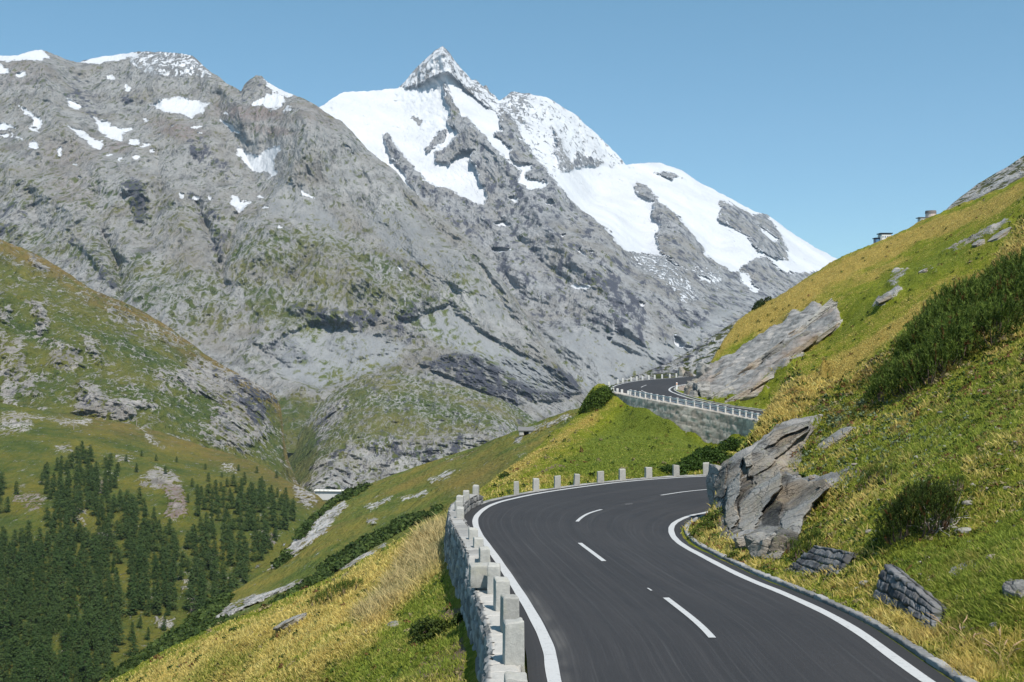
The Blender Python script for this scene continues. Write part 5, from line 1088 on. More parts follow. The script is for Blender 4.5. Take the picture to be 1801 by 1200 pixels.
for k, (x, yy, sz, lab) in enumerate([(1712,1000,(1.2,.55,.2),'flat grey rock slab half sunk in grass right of the dead branched bush'), (1797,1045,(.55,.5,.4),'rounded brown boulder at right edge in grass'), (1470,775,(2.2,1.,.35),'grey slab in the turf above the big outcrop'), (1760,415,(4.5,2,.6),'long pale rock streak in grass high on right'), (1722,432,(1.6,1.4,.9),'dark rock with overhang high on grassy slope'), (1555,530,(2.5,1.5,.5),'pale rock patch in grass left of the big pine thicket'), (512,1098,(1.5,.7,.35),'grey rock showing in the golden grass low on left slope'), (1625,478,(1.4,1.,.5),'small dark rock in grass above golden rim'), (690,1101,(.5,.4,.3),'small stone in grass left of the round bush')]):
    outcrop('boulder', [dict(c=on(x, yy, -.05), size=sz, tilt=rad(30 if k != 1 else 5), yaw=.1, seed=100+k, sub=5), dict(c=on(x+3, yy+1, -.06), size=tuple(.6*q for q in sz), tilt=rad(24), seed=120+k, sub=4)], lab, M_ROCK, 'rock')
# loose stones in the turf
Vs, Fs, o = [], [], 0
pp = _ICO[2]
for k in range(330):
    if k < 240: x, yy = r.uniform(1400, 1795), r.uniform(690, 1120)
    else: x, yy = r.uniform(560, 810), r.uniform(1040, 1195)
    if x < 1500 and yy > 930: continue
    q = near_at(x, yy)
    nz_ = near_z(q[:1], q[1:2])
    if q[1] > 70 or nz_[1][0] or nz_[3][0] < 1.: continue
    s = r.uniform(.03, .1)*(1.6 if r.random() < .12 else 1.)
    v = pp[0]*np.array([s*r.uniform(.8, 1.5), s, s*r.uniform(.5, .9)]); v = v*(1+.5*fbm(pp[0]+k*3.3, .9, 3))[:, None]+q+np.array([0, 0, s*.2])
    Vs.append(v); Fs.append(pp[1]+o); o += len(v)
ob = meshobj('loose_stones', np.vstack(Vs), np.vstack(Fs), M_ROCKP, None, dict(tint=np.full(o, .5))); meta(ob, 'loose stones lying in the turf', 'stones', kind='stuff')
# ================================================================ plants
def leaf_mat(name, attr=True, col=(.06, .1, .02), trans=.25, rough=.7):
    M = NT(name, rough, .18)
    if attr:
        q = M.n('ShaderNodeAttribute', attribute_name='col'); c = q.outputs['Color']
        n = M.noise(2.2, 4, .6); c = M.mix(1., c, M.mix(n, (.62, .62, .62), (1.25, 1.25, 1.25)), 'MULTIPLY')
    else:
        oi = M.n('ShaderNodeObjectInfo'); n = M.noise(.6, 5, .7); n2 = M.noise(3.5, 3, .7)
        c = M.mix(M.math('MULTIPLY', M.math('ADD', n, n2), .5), tuple(.5*q for q in col), tuple(1.6*q for q in col))
        c = M.mix(M.math('MULTIPLY', oi.outputs['Random'], .75), c, M.mix(n, (.03, .055, .02), (.085, .115, .024)))
    M.color(c)
    t = M.n('ShaderNodeBsdfTranslucent'); M.inp(t.inputs[0], c); mx = M.n('ShaderNodeMixShader'); mx.inputs[0].default_value = trans
    M.l(M.b.outputs[0], mx.inputs[1]); M.l(t.outputs[0], mx.inputs[2]); M.l(mx.outputs[0], M.out.inputs[0]); return M.done()
M_LEAF = leaf_mat('foliage'); M_GRASS = leaf_mat('grass_blades', trans=.5)
M_CONIF = leaf_mat('conifer_needles', False, (.032, .062, .013), .1)
M_BARK = simple_mat('bark', (.14, .1, .075), .95, 0, .3, 8.); M_DEAD = simple_mat('dead_wood', (.4, .36, .32), .9, 0, .2, 12.)
def tube(pts, rads, n=6):
    pts = np.asarray(pts, float); t = np.gradient(pts, axis=0); t /= np.linalg.norm(t, axis=1)[:, None]+1e-9
    a = np.cross(t, [0.3, .9, .31]); a /= np.linalg.norm(a, axis=1)[:, None]+1e-9; b = np.cross(t, a)
    th = np.linspace(0, 2*np.pi, n, endpoint=False)
    v = pts[:, None]+np.asarray(rads)[:, None, None]*(a[:, None]*np.cos(th)[None, :, None]+b[:, None]*np.sin(th)[None, :, None])
    i = np.arange(len(pts)*n).reshape(len(pts), n); j = np.roll(i, -1, 1)
    return v.reshape(-1, 3), np.stack([i[:-1], j[:-1], j[1:], i[1:]], -1).reshape(-1, 4)
def tubes(lst):
    Vs, Fs, o = [], [], 0
    for p, rr in lst:
        v, f = tube(p, rr); Vs.append(v); Fs.append(f+o); o += len(v)
    return np.vstack(Vs), np.vstack(Fs)
def tris(base, axis, length, width, r, col):
    """thin pointed leaves: base points, directions, lengths, widths -> triangles with colour"""
    n = len(base); side = np.cross(axis, r.normal(size=(n, 3))); side /= np.linalg.norm(side, axis=1)[:, None]+1e-9
    a = base-side*width[:, None]*.5; b = base+side*width[:, None]*.5; c = base+axis*length[:, None]
    V = np.stack([a, b, c], 1).reshape(-1, 3); return V, np.arange(3*n).reshape(n, 3), np.repeat(col, 3, 0)
def quads(cen, nrm, size, r, col, aspect=.6):
    n = len(cen); u = np.cross(nrm, r.normal(size=(n, 3))); u /= np.linalg.norm(u, axis=1)[:, None]+1e-9; w = np.cross(nrm, u); w /= np.linalg.norm(w, axis=1)[:, None]+1e-9
    u = u*size[:, None]; w = w*size[:, None]*aspect
    V = np.stack([cen-u, cen-w, cen+u, cen+w], 1).reshape(-1, 3); return V, np.arange(4*n).reshape(n, 4), np.repeat(col, 4, 0)
def unit(v): return v/(np.linalg.norm(v, axis=1)[:, None]+1e-9)

def mountain_pine(name, centers, label, seed, shoots, slen=.42, cat='mountain pine', green=((.03, .055, .009), (.15, .2, .034)), group=None):
    """dwarf pine: centres are (point, radius, height); upright brush-like shoots over domed mounds"""
    r = np.random.default_rng(seed); base = np.array(centers[0][0]); o = empty(name, base); meta(o, label, cat, group)
    B, A, L = [], [], []; stems = []
    tot = sum(c[1]**2 for c in centers)
    for (c, rad_, h) in centers:
        c = np.array(c); n = int(shoots*rad_**2/tot)
        ang = r.uniform(0, 2*np.pi, n); q = np.sqrt(r.uniform(0, 1, n)); x = np.cos(ang)*q*rad_; y = np.sin(ang)*q*rad_
        dome = 1.25*h*np.sqrt(np.clip(1-q**3, .0, 1))*(.72+.28*r.uniform(0, 1, n)); inner = r.uniform(.45, 1, n)**.6
        gxx, gyy = c[0]+x, c[1]+y; g = gz(gxx, gyy)
        z = g+dome*inner+.05
        p = np.c_[gxx, gyy, z]
        ax = unit(np.c_[x/rad_*.45, y/rad_*.45, np.ones(n)]+r.normal(size=(n, 3))*.22)
        B.append(p); A.append(ax); L.append(slen*r.uniform(.6, 1.2, n))
        for k in range(int(5+rad_*4)):
            j = r.integers(n); s = np.array([c[0]+x[j]*.25, c[1]+y[j]*.25, 0]); s[2] = gz(s[:1], s[1:2])[0]-.05
            m = (s+p[j])/2+np.array([x[j], y[j], -h*.5])*.2; stems.append((np.array([s, m, p[j]])-base, [.035, .025, .01]))
    B, A, L = np.vstack(B), np.vstack(A), np.concatenate(L); n = len(B); K = 26
    t = r.uniform(0, 1, (n, K)); 
    bp = B[:, None]+A[:, None]*(L[:, None]*t)[..., None]
    d = unit((A[:, None]*1.1+r.normal(size=(n, K, 3))*.55).reshape(-1, 3))
    ln = (L.mean()*r.uniform(.26, .4, n*K)); w = np.full(n*K, L.mean()*.062)
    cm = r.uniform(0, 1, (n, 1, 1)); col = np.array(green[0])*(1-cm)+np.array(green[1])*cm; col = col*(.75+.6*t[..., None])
    br = (r.uniform(0, 1, (n, 1, 1)) < .045); col = np.where(br, np.array([.13, .06, .02]), col)
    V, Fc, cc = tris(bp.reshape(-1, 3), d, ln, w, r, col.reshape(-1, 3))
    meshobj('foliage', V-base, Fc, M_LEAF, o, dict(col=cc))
    v, f = tubes(stems); meshobj('branches', v, f, M_BARK, o, smooth=True); return o
def leafy_bush(name, centers, label, seed, n, leaf, cat='bush', cols=((.035, .06, .008), (.11, .17, .022)), group=None, ground=gz):
    r = np.random.default_rng(seed); base = np.array(centers[0][0]); o = empty(name, base); meta(o, label, cat, group)
    P_, N_, C_ = [], [], []; stems = []; tot = sum(c[1]**2*c[2] for c in centers)
    for (c, rad_, h) in centers:
        c = np.array(c); m = int(n*rad_**2*h/tot); d = unit(r.normal(size=(m, 3))); d[:, 2] = np.abs(d[:, 2])
        rr = r.uniform(.35, 1, m)**.45; q = d*rr[:, None]; lump = .8+.35*fbm(d*1.3+seed, .8, 3)
        x = q[:, 0]*rad_*lump; y = q[:, 1]*rad_*lump; z = q[:, 2]*h*lump
        g = ground(c[0]+x, c[1]+y) if ground else np.full(m, c[2])
        keep = fbm(np.c_[x, y, z]+seed*7, rad_*.35, 3) > -.16
        p = np.c_[c[0]+x, c[1]+y, g+z+.02][keep]; P_.append(p); N_.append(unit(d+r.normal(size=(m, 3))*.8)[keep])
        t = r.uniform(0, 1, (len(p), 1)); C_.append(np.array(cols[0])*(1-t)+np.array(cols[1])*t)
        for k in range(7):
            j = r.integers(len(p)); s = np.array([c[0], c[1], (ground(c[:1], c[1:2])[0] if ground else c[2])-.03]); stems.append((np.array([s, (s+p[j])/2+r.normal(size=3)*.1*rad_, p[j]])-base, [.02*rad_, .014*rad_, .005*rad_]))
    p, nn, cc = np.vstack(P_), np.vstack(N_), np.vstack(C_)
    V, Fc, col = quads(p, nn, leaf*r.uniform(.6, 1.3, len(p)), r, cc)
    meshobj('foliage', V-base, Fc, M_LEAF, o, dict(col=col)); v, f = tubes(stems); meshobj('branches', v, f, M_BARK, o); return o
def cen(px, py, rad_, h, d=None):
    if d is None: return (near_at(px, py), rad_, h)
    x = (px-CX)/F*d; return (np.array([x, d, gz(x, d)[0]]), rad_, h)
mountain_pine('mountain_pine', [cen(1565,692,.9,.9), cen(1600,690,1.,1.2), cen(1550,712,.5,.6), cen(1635,680,1.0,1.3)], 'lower left end of the big mountain pine thicket, with bare twigs below', 1, 480, .6)
mountain_pine('mountain_pine', [cen(1625,632,1.2,1.3), cen(1665,655,1.2,1.5), cen(1690,620,1.2,1.4), cen(1640,600,1.,1.2), cen(1602,645,.8,1.0)], 'dense dark mountain pine in the middle of the big thicket', 2, 1000, .68)
mountain_pine('mountain_pine', [cen(1720,580,1.4,1.5), cen(1690,560,1.1,1.2), cen(1745,610,1.2,1.4), cen(1665,568,.9,1.0)], 'mountain pine behind the middle one, reaching up to golden rim', 3, 850, .68)
mountain_pine('mountain_pine', [cen(1790,560,1.5,1.6), cen(1780,515,1.2,1.3), cen(1840,540,1.6,1.6), cen(1755,530,1.,1.1)], 'uppermost mountain pine of the thicket at right picture edge', 4, 950, .68)
ob = mountain_pine('mountain_pine', [cen(1618,945,.8,1.05), cen(1578,955,.55,.75), cen(1655,935,.5,.8)], 'round dwarf pine with bare dead branches on its right, above the dry stone walls', 5, 1100, .24, green=((.022, .04, .008), (.075, .105, .018)))
b0 = np.array(ob.location); r = np.random.default_rng(11); tw = []
for k in range(26):
    s = near_at(1648+r.uniform(-25, 30), 935+r.uniform(-8, 12))+np.array([0, 0, .15]); p = [s]; d = np.array([r.uniform(-.1, .7), r.uniform(-.4, .1), r.uniform(-.05, .5)])
    for q in range(5): d = d+r.normal(size=3)*.28; d[2] -= .05; p.append(p[-1]+d/np.linalg.norm(d)*r.uniform(.1, .2))
    tw.append((np.array(p)-b0, np.linspace(.014, .004, 6)))
v, f = tubes(tw); meshobj('dead_branches', v, f, M_DEAD, ob, smooth=True)
mountain_pine('dwarf_shrub', [cen(1425,975,.42,.5), cen(1408,985,.3,.35)], 'small dark shrub hanging over the left end of the longer dry stone wall', 6, 260, .16, 'shrub')
mountain_pine('dwarf_shrub', [cen(1530,858,.42,.42), cen(1560,850,.32,.32)], 'small dark shrub in the turf uphill from the outcrop', 7, 220, .16, 'shrub')
mountain_pine('dwarf_shrub', [cen(1390,975,.3,.3), cen(1455,1002,.16,.2)], 'little shrub between outcrop foot and dry stone wall', 8, 120, .14, 'shrub')
mountain_pine('dwarf_shrub', [cen(1680,870,.3,.3)], 'small low shrub in the turf above the dead branched pine', 14, 120, .14, 'shrub')
leafy_bush('leafy_shrub', [cen(1240,940,.75,.7), cen(1225,950,.5,.5), cen(1250,928,.7,.8)], 'green leafy shrub on the verge against the rock at the near bend', 9, 1500, .05, 'shrub', ((.03, .05, .006), (.11, .15, .02)))
leafy_bush('leafy_shrub', [cen(1290,985,.35,.3), cen(1310,990,.3,.25)], 'low tuft of shrub on verge below the outcrop', 19, 500, .045, 'shrub', ((.03, .05, .006), (.11, .14, .02)))
for k, (cs, lab) in enumerate([([(1225,822,1.5,1.2), (1205,826,1.1,.8)], 'left part of the dark shrubs behind the last bollards'), ([(1262,815,2.0,1.6), (1245,806,1.7,1.2)], 'middle dark shrub behind the last bollards, below the retaining wall'), ([(1290,796,1.9,1.7,101.), (1306,780,1.4,1.2,110.)], 'right hand dark shrub reaching up to the foot of the retaining wall'), ([(1185,832,1.2,.7)], 'small low shrub behind the eighth bollard')]):
    leafy_bush('leafy_shrub', [cen(*c) for c in cs], lab, 20+k, 5200 if k != 3 else 1200, .10, 'shrub', ((.018, .04, .006), (.06, .11, .016)))
leafy_bush('leafy_shrub', [(near_at(1046,716), 2.4, 2.6), (near_at(1058,708), 2.0, 2.6), (near_at(1034,720), 1.6, 1.6)], 'lone round green bush on the brow at left end of the far bend', 30, 5200, .13, 'bush', ((.03, .055, .008), (.09, .14, .02)))
leafy_bush('leafy_shrub', [(near_at(1334,541), 1.5, 1.4), (near_at(1350,530), 1.0, .9)], 'small dark bush on the golden skyline left of the snow field', 31, 1500, .12, 'bush', ((.015, .03, .006), (.04, .07, .012)))
leafy_bush('leafy_shrub', [cen(752,1128,.55,.75), cen(738,1118,.4,.6), cen(770,1120,.4,.55)], 'round leafy bush in the grass left of the parapet wall', 32, 2600, .045, 'bush', ((.02, .035, .006), (.085, .115, .02)))
leafy_bush('leafy_shrub', [cen(801,1102,.25,.35)], 'tiny bush between round bush and the parapet wall', 33, 500, .04, 'bush', ((.02, .04, .006), (.08, .11, .02)))
leafy_bush('leafy_shrub', [cen(886,842,.7,.6), (near_at(878,828), .5, .8)], 'small shrub behind the far end of the parapet wall', 34, 700, .09, 'bush', ((.02, .04, .006), (.06, .1, .016)))
mountain_pine('dwarf_shrub', [cen(585,1058,.9,.5), cen(610,1048,.7,.4), cen(560,1066,.5,.35)], 'low dark juniper mat in the golden grass on left slope', 35, 420, .2, 'shrub')
# a few dry seeding grasses close to the camera
for k, (x, yy, lab) in enumerate([(1760,1190,'dry arching grass clump at bottom right corner'), (1690,1150,'dry pale grass clump beside the kerb, left of the corner clump')]):
    r = np.random.default_rng(60+k); b = near_at(x, min(yy, 1185)); o = empty('dry_grass', b); meta(o, lab, 'grass clump', 'dry grass clumps near the camera'); st, hd = [], []
    for q in range(9):
        a = r.uniform(0, 6.28); L_ = r.uniform(.5, 1.0); p = np.array([[math.cos(a)*L_*.55*t*t+r.normal()*.01, math.sin(a)*L_*.4*t*t, L_*(t-.35*t*t)] for t in np.linspace(0, 1, 8)]); p += np.array([r.normal()*.12, r.normal()*.12, 0]); st.append((p, np.linspace(.004, .0022, 8))); hd.append((p[-3:]+np.array([0, 0, .002]), [.007, .012, .004]))
    v, f = tubes(st); meshobj('stalk', v, f, simple_mat('straw', (.42, .31, .13), .8, 0, .2, 20.), o); v, f = tubes(hd); meshobj('seed_head', v, f, simple_mat('seed_heads', (.36, .24, .14), .9, 0, .2, 30.), o)

# ---------------------------------------------------------------- grass blades over the near ground
r = np.random.default_rng(21)
Wt = np.zeros((ND, NPX)); dy = np.abs(np.diff(NYP, axis=0)); Wt[:-1] = dy*VIS[:-1]*VIS[1:]
GDm = GD; PXm = GX
inr = nin.reshape(ND, NPX)
rockm = na['rock'].reshape(ND, NPX); soilm = na['soil'].reshape(ND, NPX)
ok = (~inr) & (GDm < 230) & (PXm > 60) & (PXm < 1980) & (NYP < 1260) & (NYP > 330)
dLm, dRm = ndL.reshape(ND, NPX), ndR.reshape(ND, NPX)
ok &= ~((dLm < 1.45) & (GDm < 57)) & ~((dLm < .8)) & ~((dRm < .72)) & ~((dLm < 2.) & (GDm > 105))
Wt = np.where(ok, np.clip(Wt, 0, 6), 0)*np.clip(1-1.3*rockm, 0, 1)*np.clip(1-.85*soilm, 0, 1)
cdf = np.cumsum(Wt.ravel()); NT_ = 97000
ci = np.searchsorted(cdf, r.uniform(0, cdf[-1], NT_)); ii, jj = np.unravel_index(ci, Wt.shape)
tpx = gx[jj]+(r.uniform(-.5, .5, NT_))*(gx[1]-gx[0]); td = gd[ii]*np.exp(r.uniform(0, 1, NT_)*math.log(335/9.)/(ND-1))
tx = (tpx-CX)/F*td; ty = td; tz = gz(tx, ty)
gold, lush, heath, soil = (gattr(k, tx, ty) for k in ('gold', 'lush', 'heath', 'soil'))
KB = 7
tt = np.c_[tx, ty, tz]
mixn = fbm(tt, 1.1, 3, seed=3.); mix2 = fbm(tt, 5., 3, seed=8.)
g_ = np.clip(gold*1.1-.06+.75*mixn+.3*mix2+r.normal(size=NT_)*.22, 0, 1); l_ = np.clip(lush+.3*r.normal(size=NT_)*lush, 0, 1); h_ = np.clip(heath*1.2+.6*mixn+.2*mix2+r.normal(size=NT_)*.18-.22, 0, 1)
green = np.array([.29, .335, .05])+np.array([.09, .06, .012])*(r.uniform(0, 1, (NT_, 1))); goldc = np.array([.68, .53, .165])+np.array([.12, .1, .06])*(r.uniform(-.6, 1, (NT_, 1))); lushc = np.array([.225, .295, .05])+np.array([.07, .06, .006])*r.uniform(-.5, 1, (NT_, 1)); heathc = np.array([.27, .15, .07])*r.uniform(.6, 1.4, (NT_, 1))
s_ = sstep(.3, .62, g_)[:, None]
tc = green*(1-s_)+goldc*s_; tc = tc*(1-l_[:, None]*.75)+lushc*l_[:, None]*.75; tc = tc*(1-h_[:, None])+heathc*h_[:, None]
th = (.10+.115*s_[:, 0]*(1-.5*l_)+.05*l_)*r.uniform(.5, 1.4, NT_)*(1-.3*h_)*np.where(td < 60, np.clip(.8+td/90., .85, 1.5), np.clip(1.5-(td-60)/40., .65, 1.5))
tall = pmask(*proj(tt), [(690,1010),(740,930),(795,905),(800,950),(770,1000),(730,1040),(650,1100),(620,1090)], 12); th *= np.where(tpx < 860, .72, 1.); wdm = np.where(tpx < 860, .8, 1.); th *= 1+1.9*tall; tc = tc*(1-.7*tall[:, None])+np.array([.55, .45, .26])*.7*tall[:, None]
wd = wdm*np.clip(.0011*td, .013, .10)
n = NT_*KB; rep = lambda q: np.repeat(q, KB, 0)
base = rep(tt)+np.c_[r.normal(size=(n, 2))*(rep(np.clip(.0035*td, .07, .3)))[:, None], np.zeros(n)]; base[:, 2] = gz(base[:, 0], base[:, 1])-.01
lean = np.c_[r.normal(size=(n, 2))*.42+np.array([-.16, -.05]), np.ones(n)]; ax = unit(lean); H_ = rep(th)*r.uniform(.55, 1.2, n)
bend = np.c_[ax[:, :2]*.9, -.28*np.ones(n)]*(H_*.55)[:, None]
side = np.cross(ax, r.normal(size=(n, 3))); side = unit(side)*(rep(wd)*r.uniform(.7, 1.3, n)*.5)[:, None]
mid = base+ax*(H_*.6)[:, None]; tip = base+ax*H_[:, None]+bend*.5
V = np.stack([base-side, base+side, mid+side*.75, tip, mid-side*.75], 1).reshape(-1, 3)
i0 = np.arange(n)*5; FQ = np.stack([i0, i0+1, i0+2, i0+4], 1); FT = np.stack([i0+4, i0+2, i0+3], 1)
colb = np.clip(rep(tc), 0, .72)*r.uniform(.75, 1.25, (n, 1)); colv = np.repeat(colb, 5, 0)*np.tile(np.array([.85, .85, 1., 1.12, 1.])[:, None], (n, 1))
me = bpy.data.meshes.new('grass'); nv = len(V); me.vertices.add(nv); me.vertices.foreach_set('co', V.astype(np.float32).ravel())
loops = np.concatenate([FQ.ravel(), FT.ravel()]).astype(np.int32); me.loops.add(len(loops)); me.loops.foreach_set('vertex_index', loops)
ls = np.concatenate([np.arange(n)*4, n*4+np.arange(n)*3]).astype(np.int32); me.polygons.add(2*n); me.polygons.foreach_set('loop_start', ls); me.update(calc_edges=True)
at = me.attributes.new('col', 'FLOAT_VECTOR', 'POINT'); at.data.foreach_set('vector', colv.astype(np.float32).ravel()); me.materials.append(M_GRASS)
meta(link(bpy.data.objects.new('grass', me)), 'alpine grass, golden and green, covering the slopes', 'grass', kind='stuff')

# ---------------------------------------------------------------- low herbs, cushions and heather between the grass
r = np.random.default_rng(31)
Wh = Wt*np.where((PXm > 1180) & (GDm < 80), 1., np.where(PXm < 840, .25, .12)); cdf = np.cumsum(Wh.ravel()); nh = 9000
ci = np.searchsorted(cdf, r.uniform(0, cdf[-1], nh)); ii, jj = np.unravel_index(ci, Wh.shape); d_ = gd[ii]; x_ = (gx[jj]-CX)/F*d_
pxh, pyh = gx[jj], NYP[ii, jj]; hc = np.c_[x_, d_, gz(x_, d_)]
cl = fbm(hc, 2.6, 3, seed=4.); ros = pmask(pxh+30*cl, pyh+30*cl, [(1400,790),(1450,715),(1540,690),(1600,740),(1700,740),(1620,850),(1500,850),(1420,860)], 25)
kind_ = r.uniform(0, 1, nh)+.5*cl
pal = np.where((kind_ < .38)[:, None], np.array([.035, .06, .01]), np.where((kind_ < .62)[:, None], np.array([.085, .13, .02]), np.where((kind_ < .84)[:, None], np.array([.15, .075, .03]), np.array([.24, .2, .1]))))
pal = np.where((r.uniform(0, 1, nh) < ros*.6)[:, None], np.array([.14, .18, .1]), pal)
NL = 14; hr = np.clip(.0042*d_, .08, .32)*r.uniform(.5, 1.4, nh); dd_ = unit(r.normal(size=(nh*NL, 3))); dd_[:, 2] = np.abs(dd_[:, 2])*.6
ph = np.repeat(hc, NL, 0)+dd_*np.repeat(hr, NL)[:, None]*(r.uniform(.2, 1, (nh*NL, 1))); ph[:, 2] = gz(ph[:, 0], ph[:, 1])+np.repeat(hr, NL)*r.uniform(.05, .75, nh*NL)
V, Fc, cc = quads(ph, unit(dd_+np.array([0, 0, .6])+.5*r.normal(size=dd_.shape)), np.repeat(hr, NL)*.32, r, np.repeat(pal, NL, 0)*r.uniform(.7, 1.35, (nh*NL, 1)))
meta(meshobj('low_herbs', V, Fc, M_LEAF, None, dict(col=cc)), 'low herbs, heather and cushion plants among the grass', 'herbs', kind='stuff')

# ---------------------------------------------------------------- scrub on the lower slope
def scrub(name, G, polys, n, rad_m, label, cols, seed, faces=26, tall=.7):
    r = np.random.default_rng(seed); Ps = []
    A = [abs(sum(p[i][0]*p[(i+1) % len(p)][1]-p[(i+1) % len(p)][0]*p[i][1] for i in range(len(p)))) for p in polys]
    for p, a_ in zip(polys, A):
        p = np.array(p, float); m = int(n*a_/sum(A)); k = 0
        while k < m:
            q = r.uniform(p.min(0), p.max(0), (200, 2)); q = q[inside(q[:, 0], q[:, 1], p)][:m-k]
            Ps += [ground_at(G, *w)[0] for w in q]; k += len(q)
    c = np.array(Ps); R_ = rad_m*r.uniform(.5, 1.3, len(c))*(c[:, 1]/c[:, 1].mean())**.5
    d = unit(r.normal(size=(len(c)*faces, 3))); d[:, 2] = np.abs(d[:, 2]); RR = np.repeat(R_, faces)
    p = np.repeat(c, faces, 0)+d*RR[:, None]*np.array([1, 1, tall])*(r.uniform(.3, 1, len(d))**.5)[:, None]
    t = r.uniform(0, 1, (len(c), 1)); col = np.repeat(np.array(cols[0])*(1-t)+np.array(cols[1])*t, faces, 0)*r.uniform(.7, 1.3, (len(d), 1))
    V, Fc, cc = quads(p, unit(d+.7*r.normal(size=d.shape)), RR*.34, r, col)
    meta(meshobj(name, V, Fc, M_LEAF, None, dict(col=cc)), label, 'scrub', kind='stuff')
scrub('dwarf_pine_scrub', GA, [[(185,1198),(260,1146),(330,1098),(385,1052),(405,1046),(372,1092),(440,1088),(530,1032),(590,992),(618,984),(560,1030),(480,1078),(420,1108),(380,1132),(280,1168)], [(560,1003),(630,955),(700,917),(778,893),(770,903),(700,937),(640,972),(590,1000)], [(592,878),(610,866),(650,852),(640,863),(605,882)], [(520,950),(540,912),(575,884),(600,872),(590,886),(550,918),(530,948)], [(330,1095),(380,1062),(400,1050),(390,1075),(340,1110)], [(480,1000),(505,972),(510,980),(490,1000)]], 2300, 1.5, 'dark dwarf pine scrub on the lower slope', ((.03, .055, .012), (.08, .115, .025)), 3)

# ---------------------------------------------------------------- the wood: single trees
def tree_crown(seed, R=.19):
    """a conifer of unit height: drooping boughs, each a small fan of needle-covered plates"""
    r = np.random.default_rng(seed); nb = 120; t = np.sort(r.uniform(0, 1, nb)**.85); ang = np.arange(nb)*2.4+r.normal(size=nb)*.5
    prof = (1-t)**.62*(.5+.5*sstep(0, .2, t)); side = 1+.3*np.sin(ang+seed)+.18*np.sin(2*ang+seed*1.7+t*6)
    L = R*prof*side*r.uniform(.6, 1.15, nb)+.012
    m = 15; s = r.uniform(.15, 1.05, (nb, m)); lat = r.normal(size=(nb, m))*.20*s
    x = s*L[:, None]; yl = lat*L[:, None]*1.3; z = .07+t[:, None]*.92-(.32*s**1.5)*L[:, None]+r.normal(size=(nb, m))*.008
    ca, sa = np.cos(ang)[:, None], np.sin(ang)[:, None]
    p = np.stack([x*ca-yl*sa, x*sa+yl*ca, z], -1).reshape(-1, 3)
    nr = np.stack([ca*.45+0*x, sa*.45+0*x, .9+0*x], -1).reshape(-1, 3)+r.normal(size=(nb*m, 3))*.28
    sz = (r.uniform(.020, .042, (nb, m))*(1.1-.55*t)[:, None]).ravel()
    return quads(p, unit(nr), sz, r, np.ones((len(p), 3)), .6)[:2]
protos = []
for k in range(7):
    v, f = tree_crown(200+k, R=[.24, .28, .32, .26, .36, .22, .30][k])
    me = bpy.data.meshes.new('crown'); me.from_pydata(v.tolist(), [], f.tolist()); me.materials.append(M_CONIF)
    tv, tf = tube([[0, 0, -.06], [.004, 0, .3], [0, .004, .65], [0, 0, .97]], [.02, .016, .009, .002], 6)
    mt = bpy.data.meshes.new('trunk'); mt.from_pydata(tv.tolist(), [], tf.tolist()); mt.materials.append(M_BARK); protos.append((me, mt))
WOOD = [([(-20,955),(60,948),(140,942),(195,948),(205,990),(212,1080),(195,1195),(170,1230),(-20,1230)], 1.25), ([(70,832),(150,800),(200,826),(190,890),(232,900),(240,940),(192,945),(150,890),(110,945),(80,935),(95,880),(70,860)], 1.1), ([(165,895),(240,880),(282,912),(312,965),(305,1080),(262,1092),(228,1080),(216,960)], 1.05), ([(350,872),(430,852),(492,868),(522,905),(500,945),(442,1002),(412,1040),(335,1052),(318,985),(352,930)], 1.), ([(330,1040),(380,1040),(375,1075),(345,1095)], .8), ([(290,985),(330,990),(330,1030),(300,1050)], .8), ([(-20,845),(28,855),(25,905),(-20,905)], .7), ([(200,1080),(300,1090),(280,1160),(205,1190)], .45), ([(350,815),(450,820),(510,850),(440,850),(350,850)], .35), ([(100,800),(330,800),(330,835),(250,830),(100,820)], .3), ([(330,850),(352,870),(345,920),(330,900)], .5), ([(60,870),(100,900),(90,945),(20,940),(30,900)], .2), ([(235,900),(290,915),(280,940),(245,930)], .6)]
r = np.random.default_rng(77); cand = []
for poly, dens in WOOD:
    p = np.array(poly, float)
    Q = r.uniform(p.min(0), p.max(0), (3500, 2)); z0 = np.zeros(len(Q))
    J = Q+np.c_[fbm(np.c_[Q, z0+1], 24, 3), fbm(np.c_[Q, z0+7], 24, 3)]*26
    keep = inside(J[:, 0], J[:, 1], p) & (fbm(np.c_[Q[:, 0], Q[:, 1]*1.3, z0+3], 38, 3) > -.2+.1*(dens < .7))
    for q in Q[keep]:
        w, _i, _j = ground_at(GB, q[0], q[1]); sp = 4.6/dens*F/w[1]*r.uniform(.65, 1.35)
        if cand:
            A_ = np.array([(c[0], c[1]) for c in cand]); 
            if ((np.abs(A_[:, 0]-q[0]) < sp) & (np.abs(A_[:, 1]-q[1])*1.35 < sp)).any(): continue
        cand.append((q[0], q[1], w, dens))
cand.sort(key=lambda c: c[2][1])
single, rest = cand[:300], cand[300:]
print('TREES', len(cand))
def col_word(x, y):
    h = ['far left', 'left', 'centre left', 'middle', 'centre right', 'right'][int(np.clip(x/90, 0, 5))]
    return h
rowsz = {}
BV = []
for k, (x, yy, w, dn) in enumerate(single):
    h = r.uniform(7, 14.5)*(1.0 if dn > .6 else .62)*(1+.12*(r.random() < .15))
    cm, tm = protos[int(r.integers(7))]
    root = bpy.data.objects.new('conifer_tree', None); root.location = w; root.rotation_euler = (r.normal()*.03, r.normal()*.03, r.uniform(0, 6.28)); sc_ = h*r.uniform(.9, 1.12); root.scale = (sc_, sc_, h); COL.objects.link(root)
    for nm, mm in (('crown', cm), ('trunk', tm)):
        ch = bpy.data.objects.new(nm, mm); ch.parent = root; COL.objects.link(ch)
    BV.append((root, x, yy, h, h*F/w[1]))
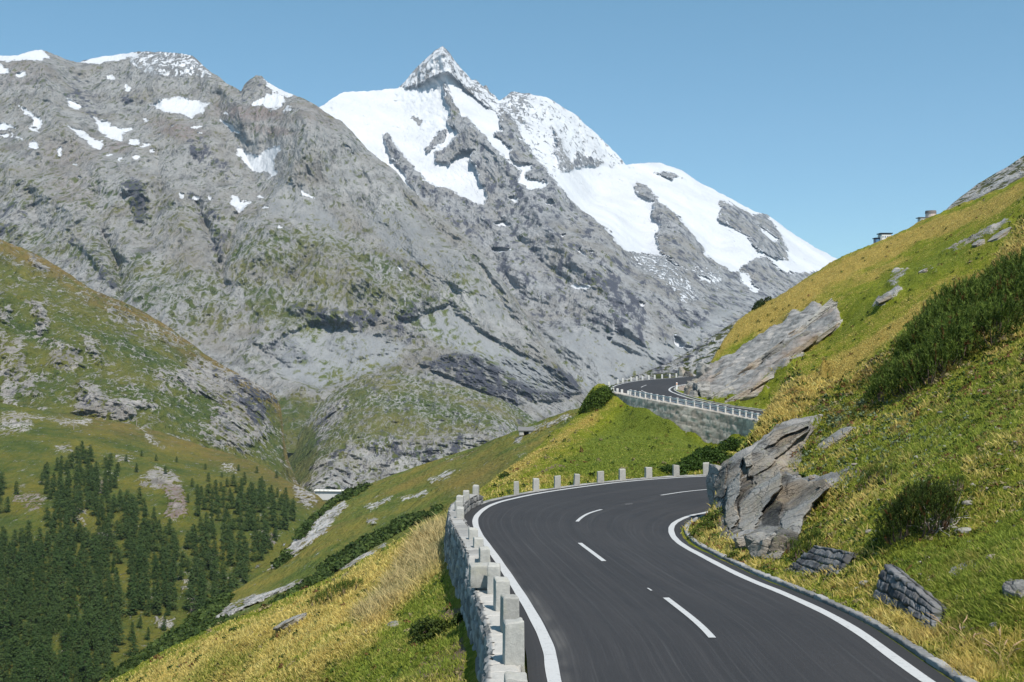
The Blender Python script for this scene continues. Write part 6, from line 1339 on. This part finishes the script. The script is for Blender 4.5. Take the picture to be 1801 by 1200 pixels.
# say which tree is which: by region of the wood, its landmark, and its order there
def region(x, y):
    if y > 1080 and x < 120: return 'bottom left corner of the wood'
    if y > 1080: return 'lower edge of the wood'
    if x < 110 and y > 1000: return 'left part of the wood'
    if x < 110 and y > 940: return 'left part of the wood, at its upper rim'
    if x < 110: return 'upper left of the wood, near the open turf'
    if x < 215 and y > 1000: return 'dense middle of the wood'
    if x < 215 and y > 930: return 'dense middle of the wood, just below the clearing'
    if x < 260 and y <= 930: return 'clump above the clearing'
    if x < 330 and y > 960: return 'wood below the reddish scree scar'
    if x < 345: return 'trees beside the reddish scree scar'
    if y > 1000: return 'lower right of the wood, by the gully'
    if y > 930: return 'right hand part of the wood'
    return 'upper right of the wood below the brow'
regs = {}
for t in BV: regs.setdefault(region(t[1], t[2]), []).append(t)
def ordinal(n):
    return {1: 'first', 2: 'second', 3: 'third', 4: 'fourth', 5: 'fifth', 6: 'sixth', 7: 'seventh', 8: 'eighth', 9: 'ninth', 10: 'tenth'}.get(n, f"{n}{'th' if 10 < n % 100 < 14 else {1: 'st', 2: 'nd', 3: 'rd'}.get(n % 10, 'th')}")
for nm, ts in regs.items():
    ts.sort(key=lambda t: t[1])
    for q, t in enumerate(ts):
        size = 'tall' if t[3] > 13.3 else 'short' if t[3] < 10.2 else 'mid sized'
        meta(t[0], f'{size} conifer, {ordinal(q+1)} from left, {nm}', 'conifer', 'conifers in the wood across the gully')
if rest:
    Vs, Fs, o = [], [], 0
    for (x, yy, w, dn) in rest:
        h = r.uniform(8, 14)*(1. if dn > .6 else .62); me = protos[int(r.integers(7))][0]
        v = np.empty(len(me.vertices)*3, np.float32); me.vertices.foreach_get('co', v); v = v.reshape(-1, 3)[:4*1500]
        v = rotz(v.astype(float), r.uniform(0, 6.28))*h+w; Vs.append(v); Fs.append(np.arange(len(v)).reshape(-1, 4)+o); o += len(v)
    meta(meshobj('distant_wood', np.vstack(Vs), np.vstack(Fs), M_CONIF), 'farther conifers of the wood near the brow', 'wood', kind='stuff')
# ================================================================ the air
hb = bmesh.new(); bmesh.ops.create_cube(hb, size=1.)
me = bpy.data.meshes.new('haze'); hb.to_mesh(me); hb.free()
hz = link(bpy.data.objects.new('haze', me)); hz.scale = (9000, 12000, 2700); hz.location = (0, 5000, 750); meta(hz, 'thin blue mountain haze filling the valley', 'haze', kind='stuff')
hm = bpy.data.materials.new('mountain_air'); hm.use_nodes = True; ht = hm.node_tree; ht.nodes.remove(ht.nodes['Principled BSDF'])
pv = ht.nodes.new('ShaderNodeVolumePrincipled'); pv.inputs['Color'].default_value = (.62, .78, 1., 1); pv.inputs['Density'].default_value = 2.6e-5; pv.inputs['Anisotropy'].default_value = 0.
ht.links.new(pv.outputs[0], ht.nodes['Material Output'].inputs['Volume']); me.materials.append(hm)
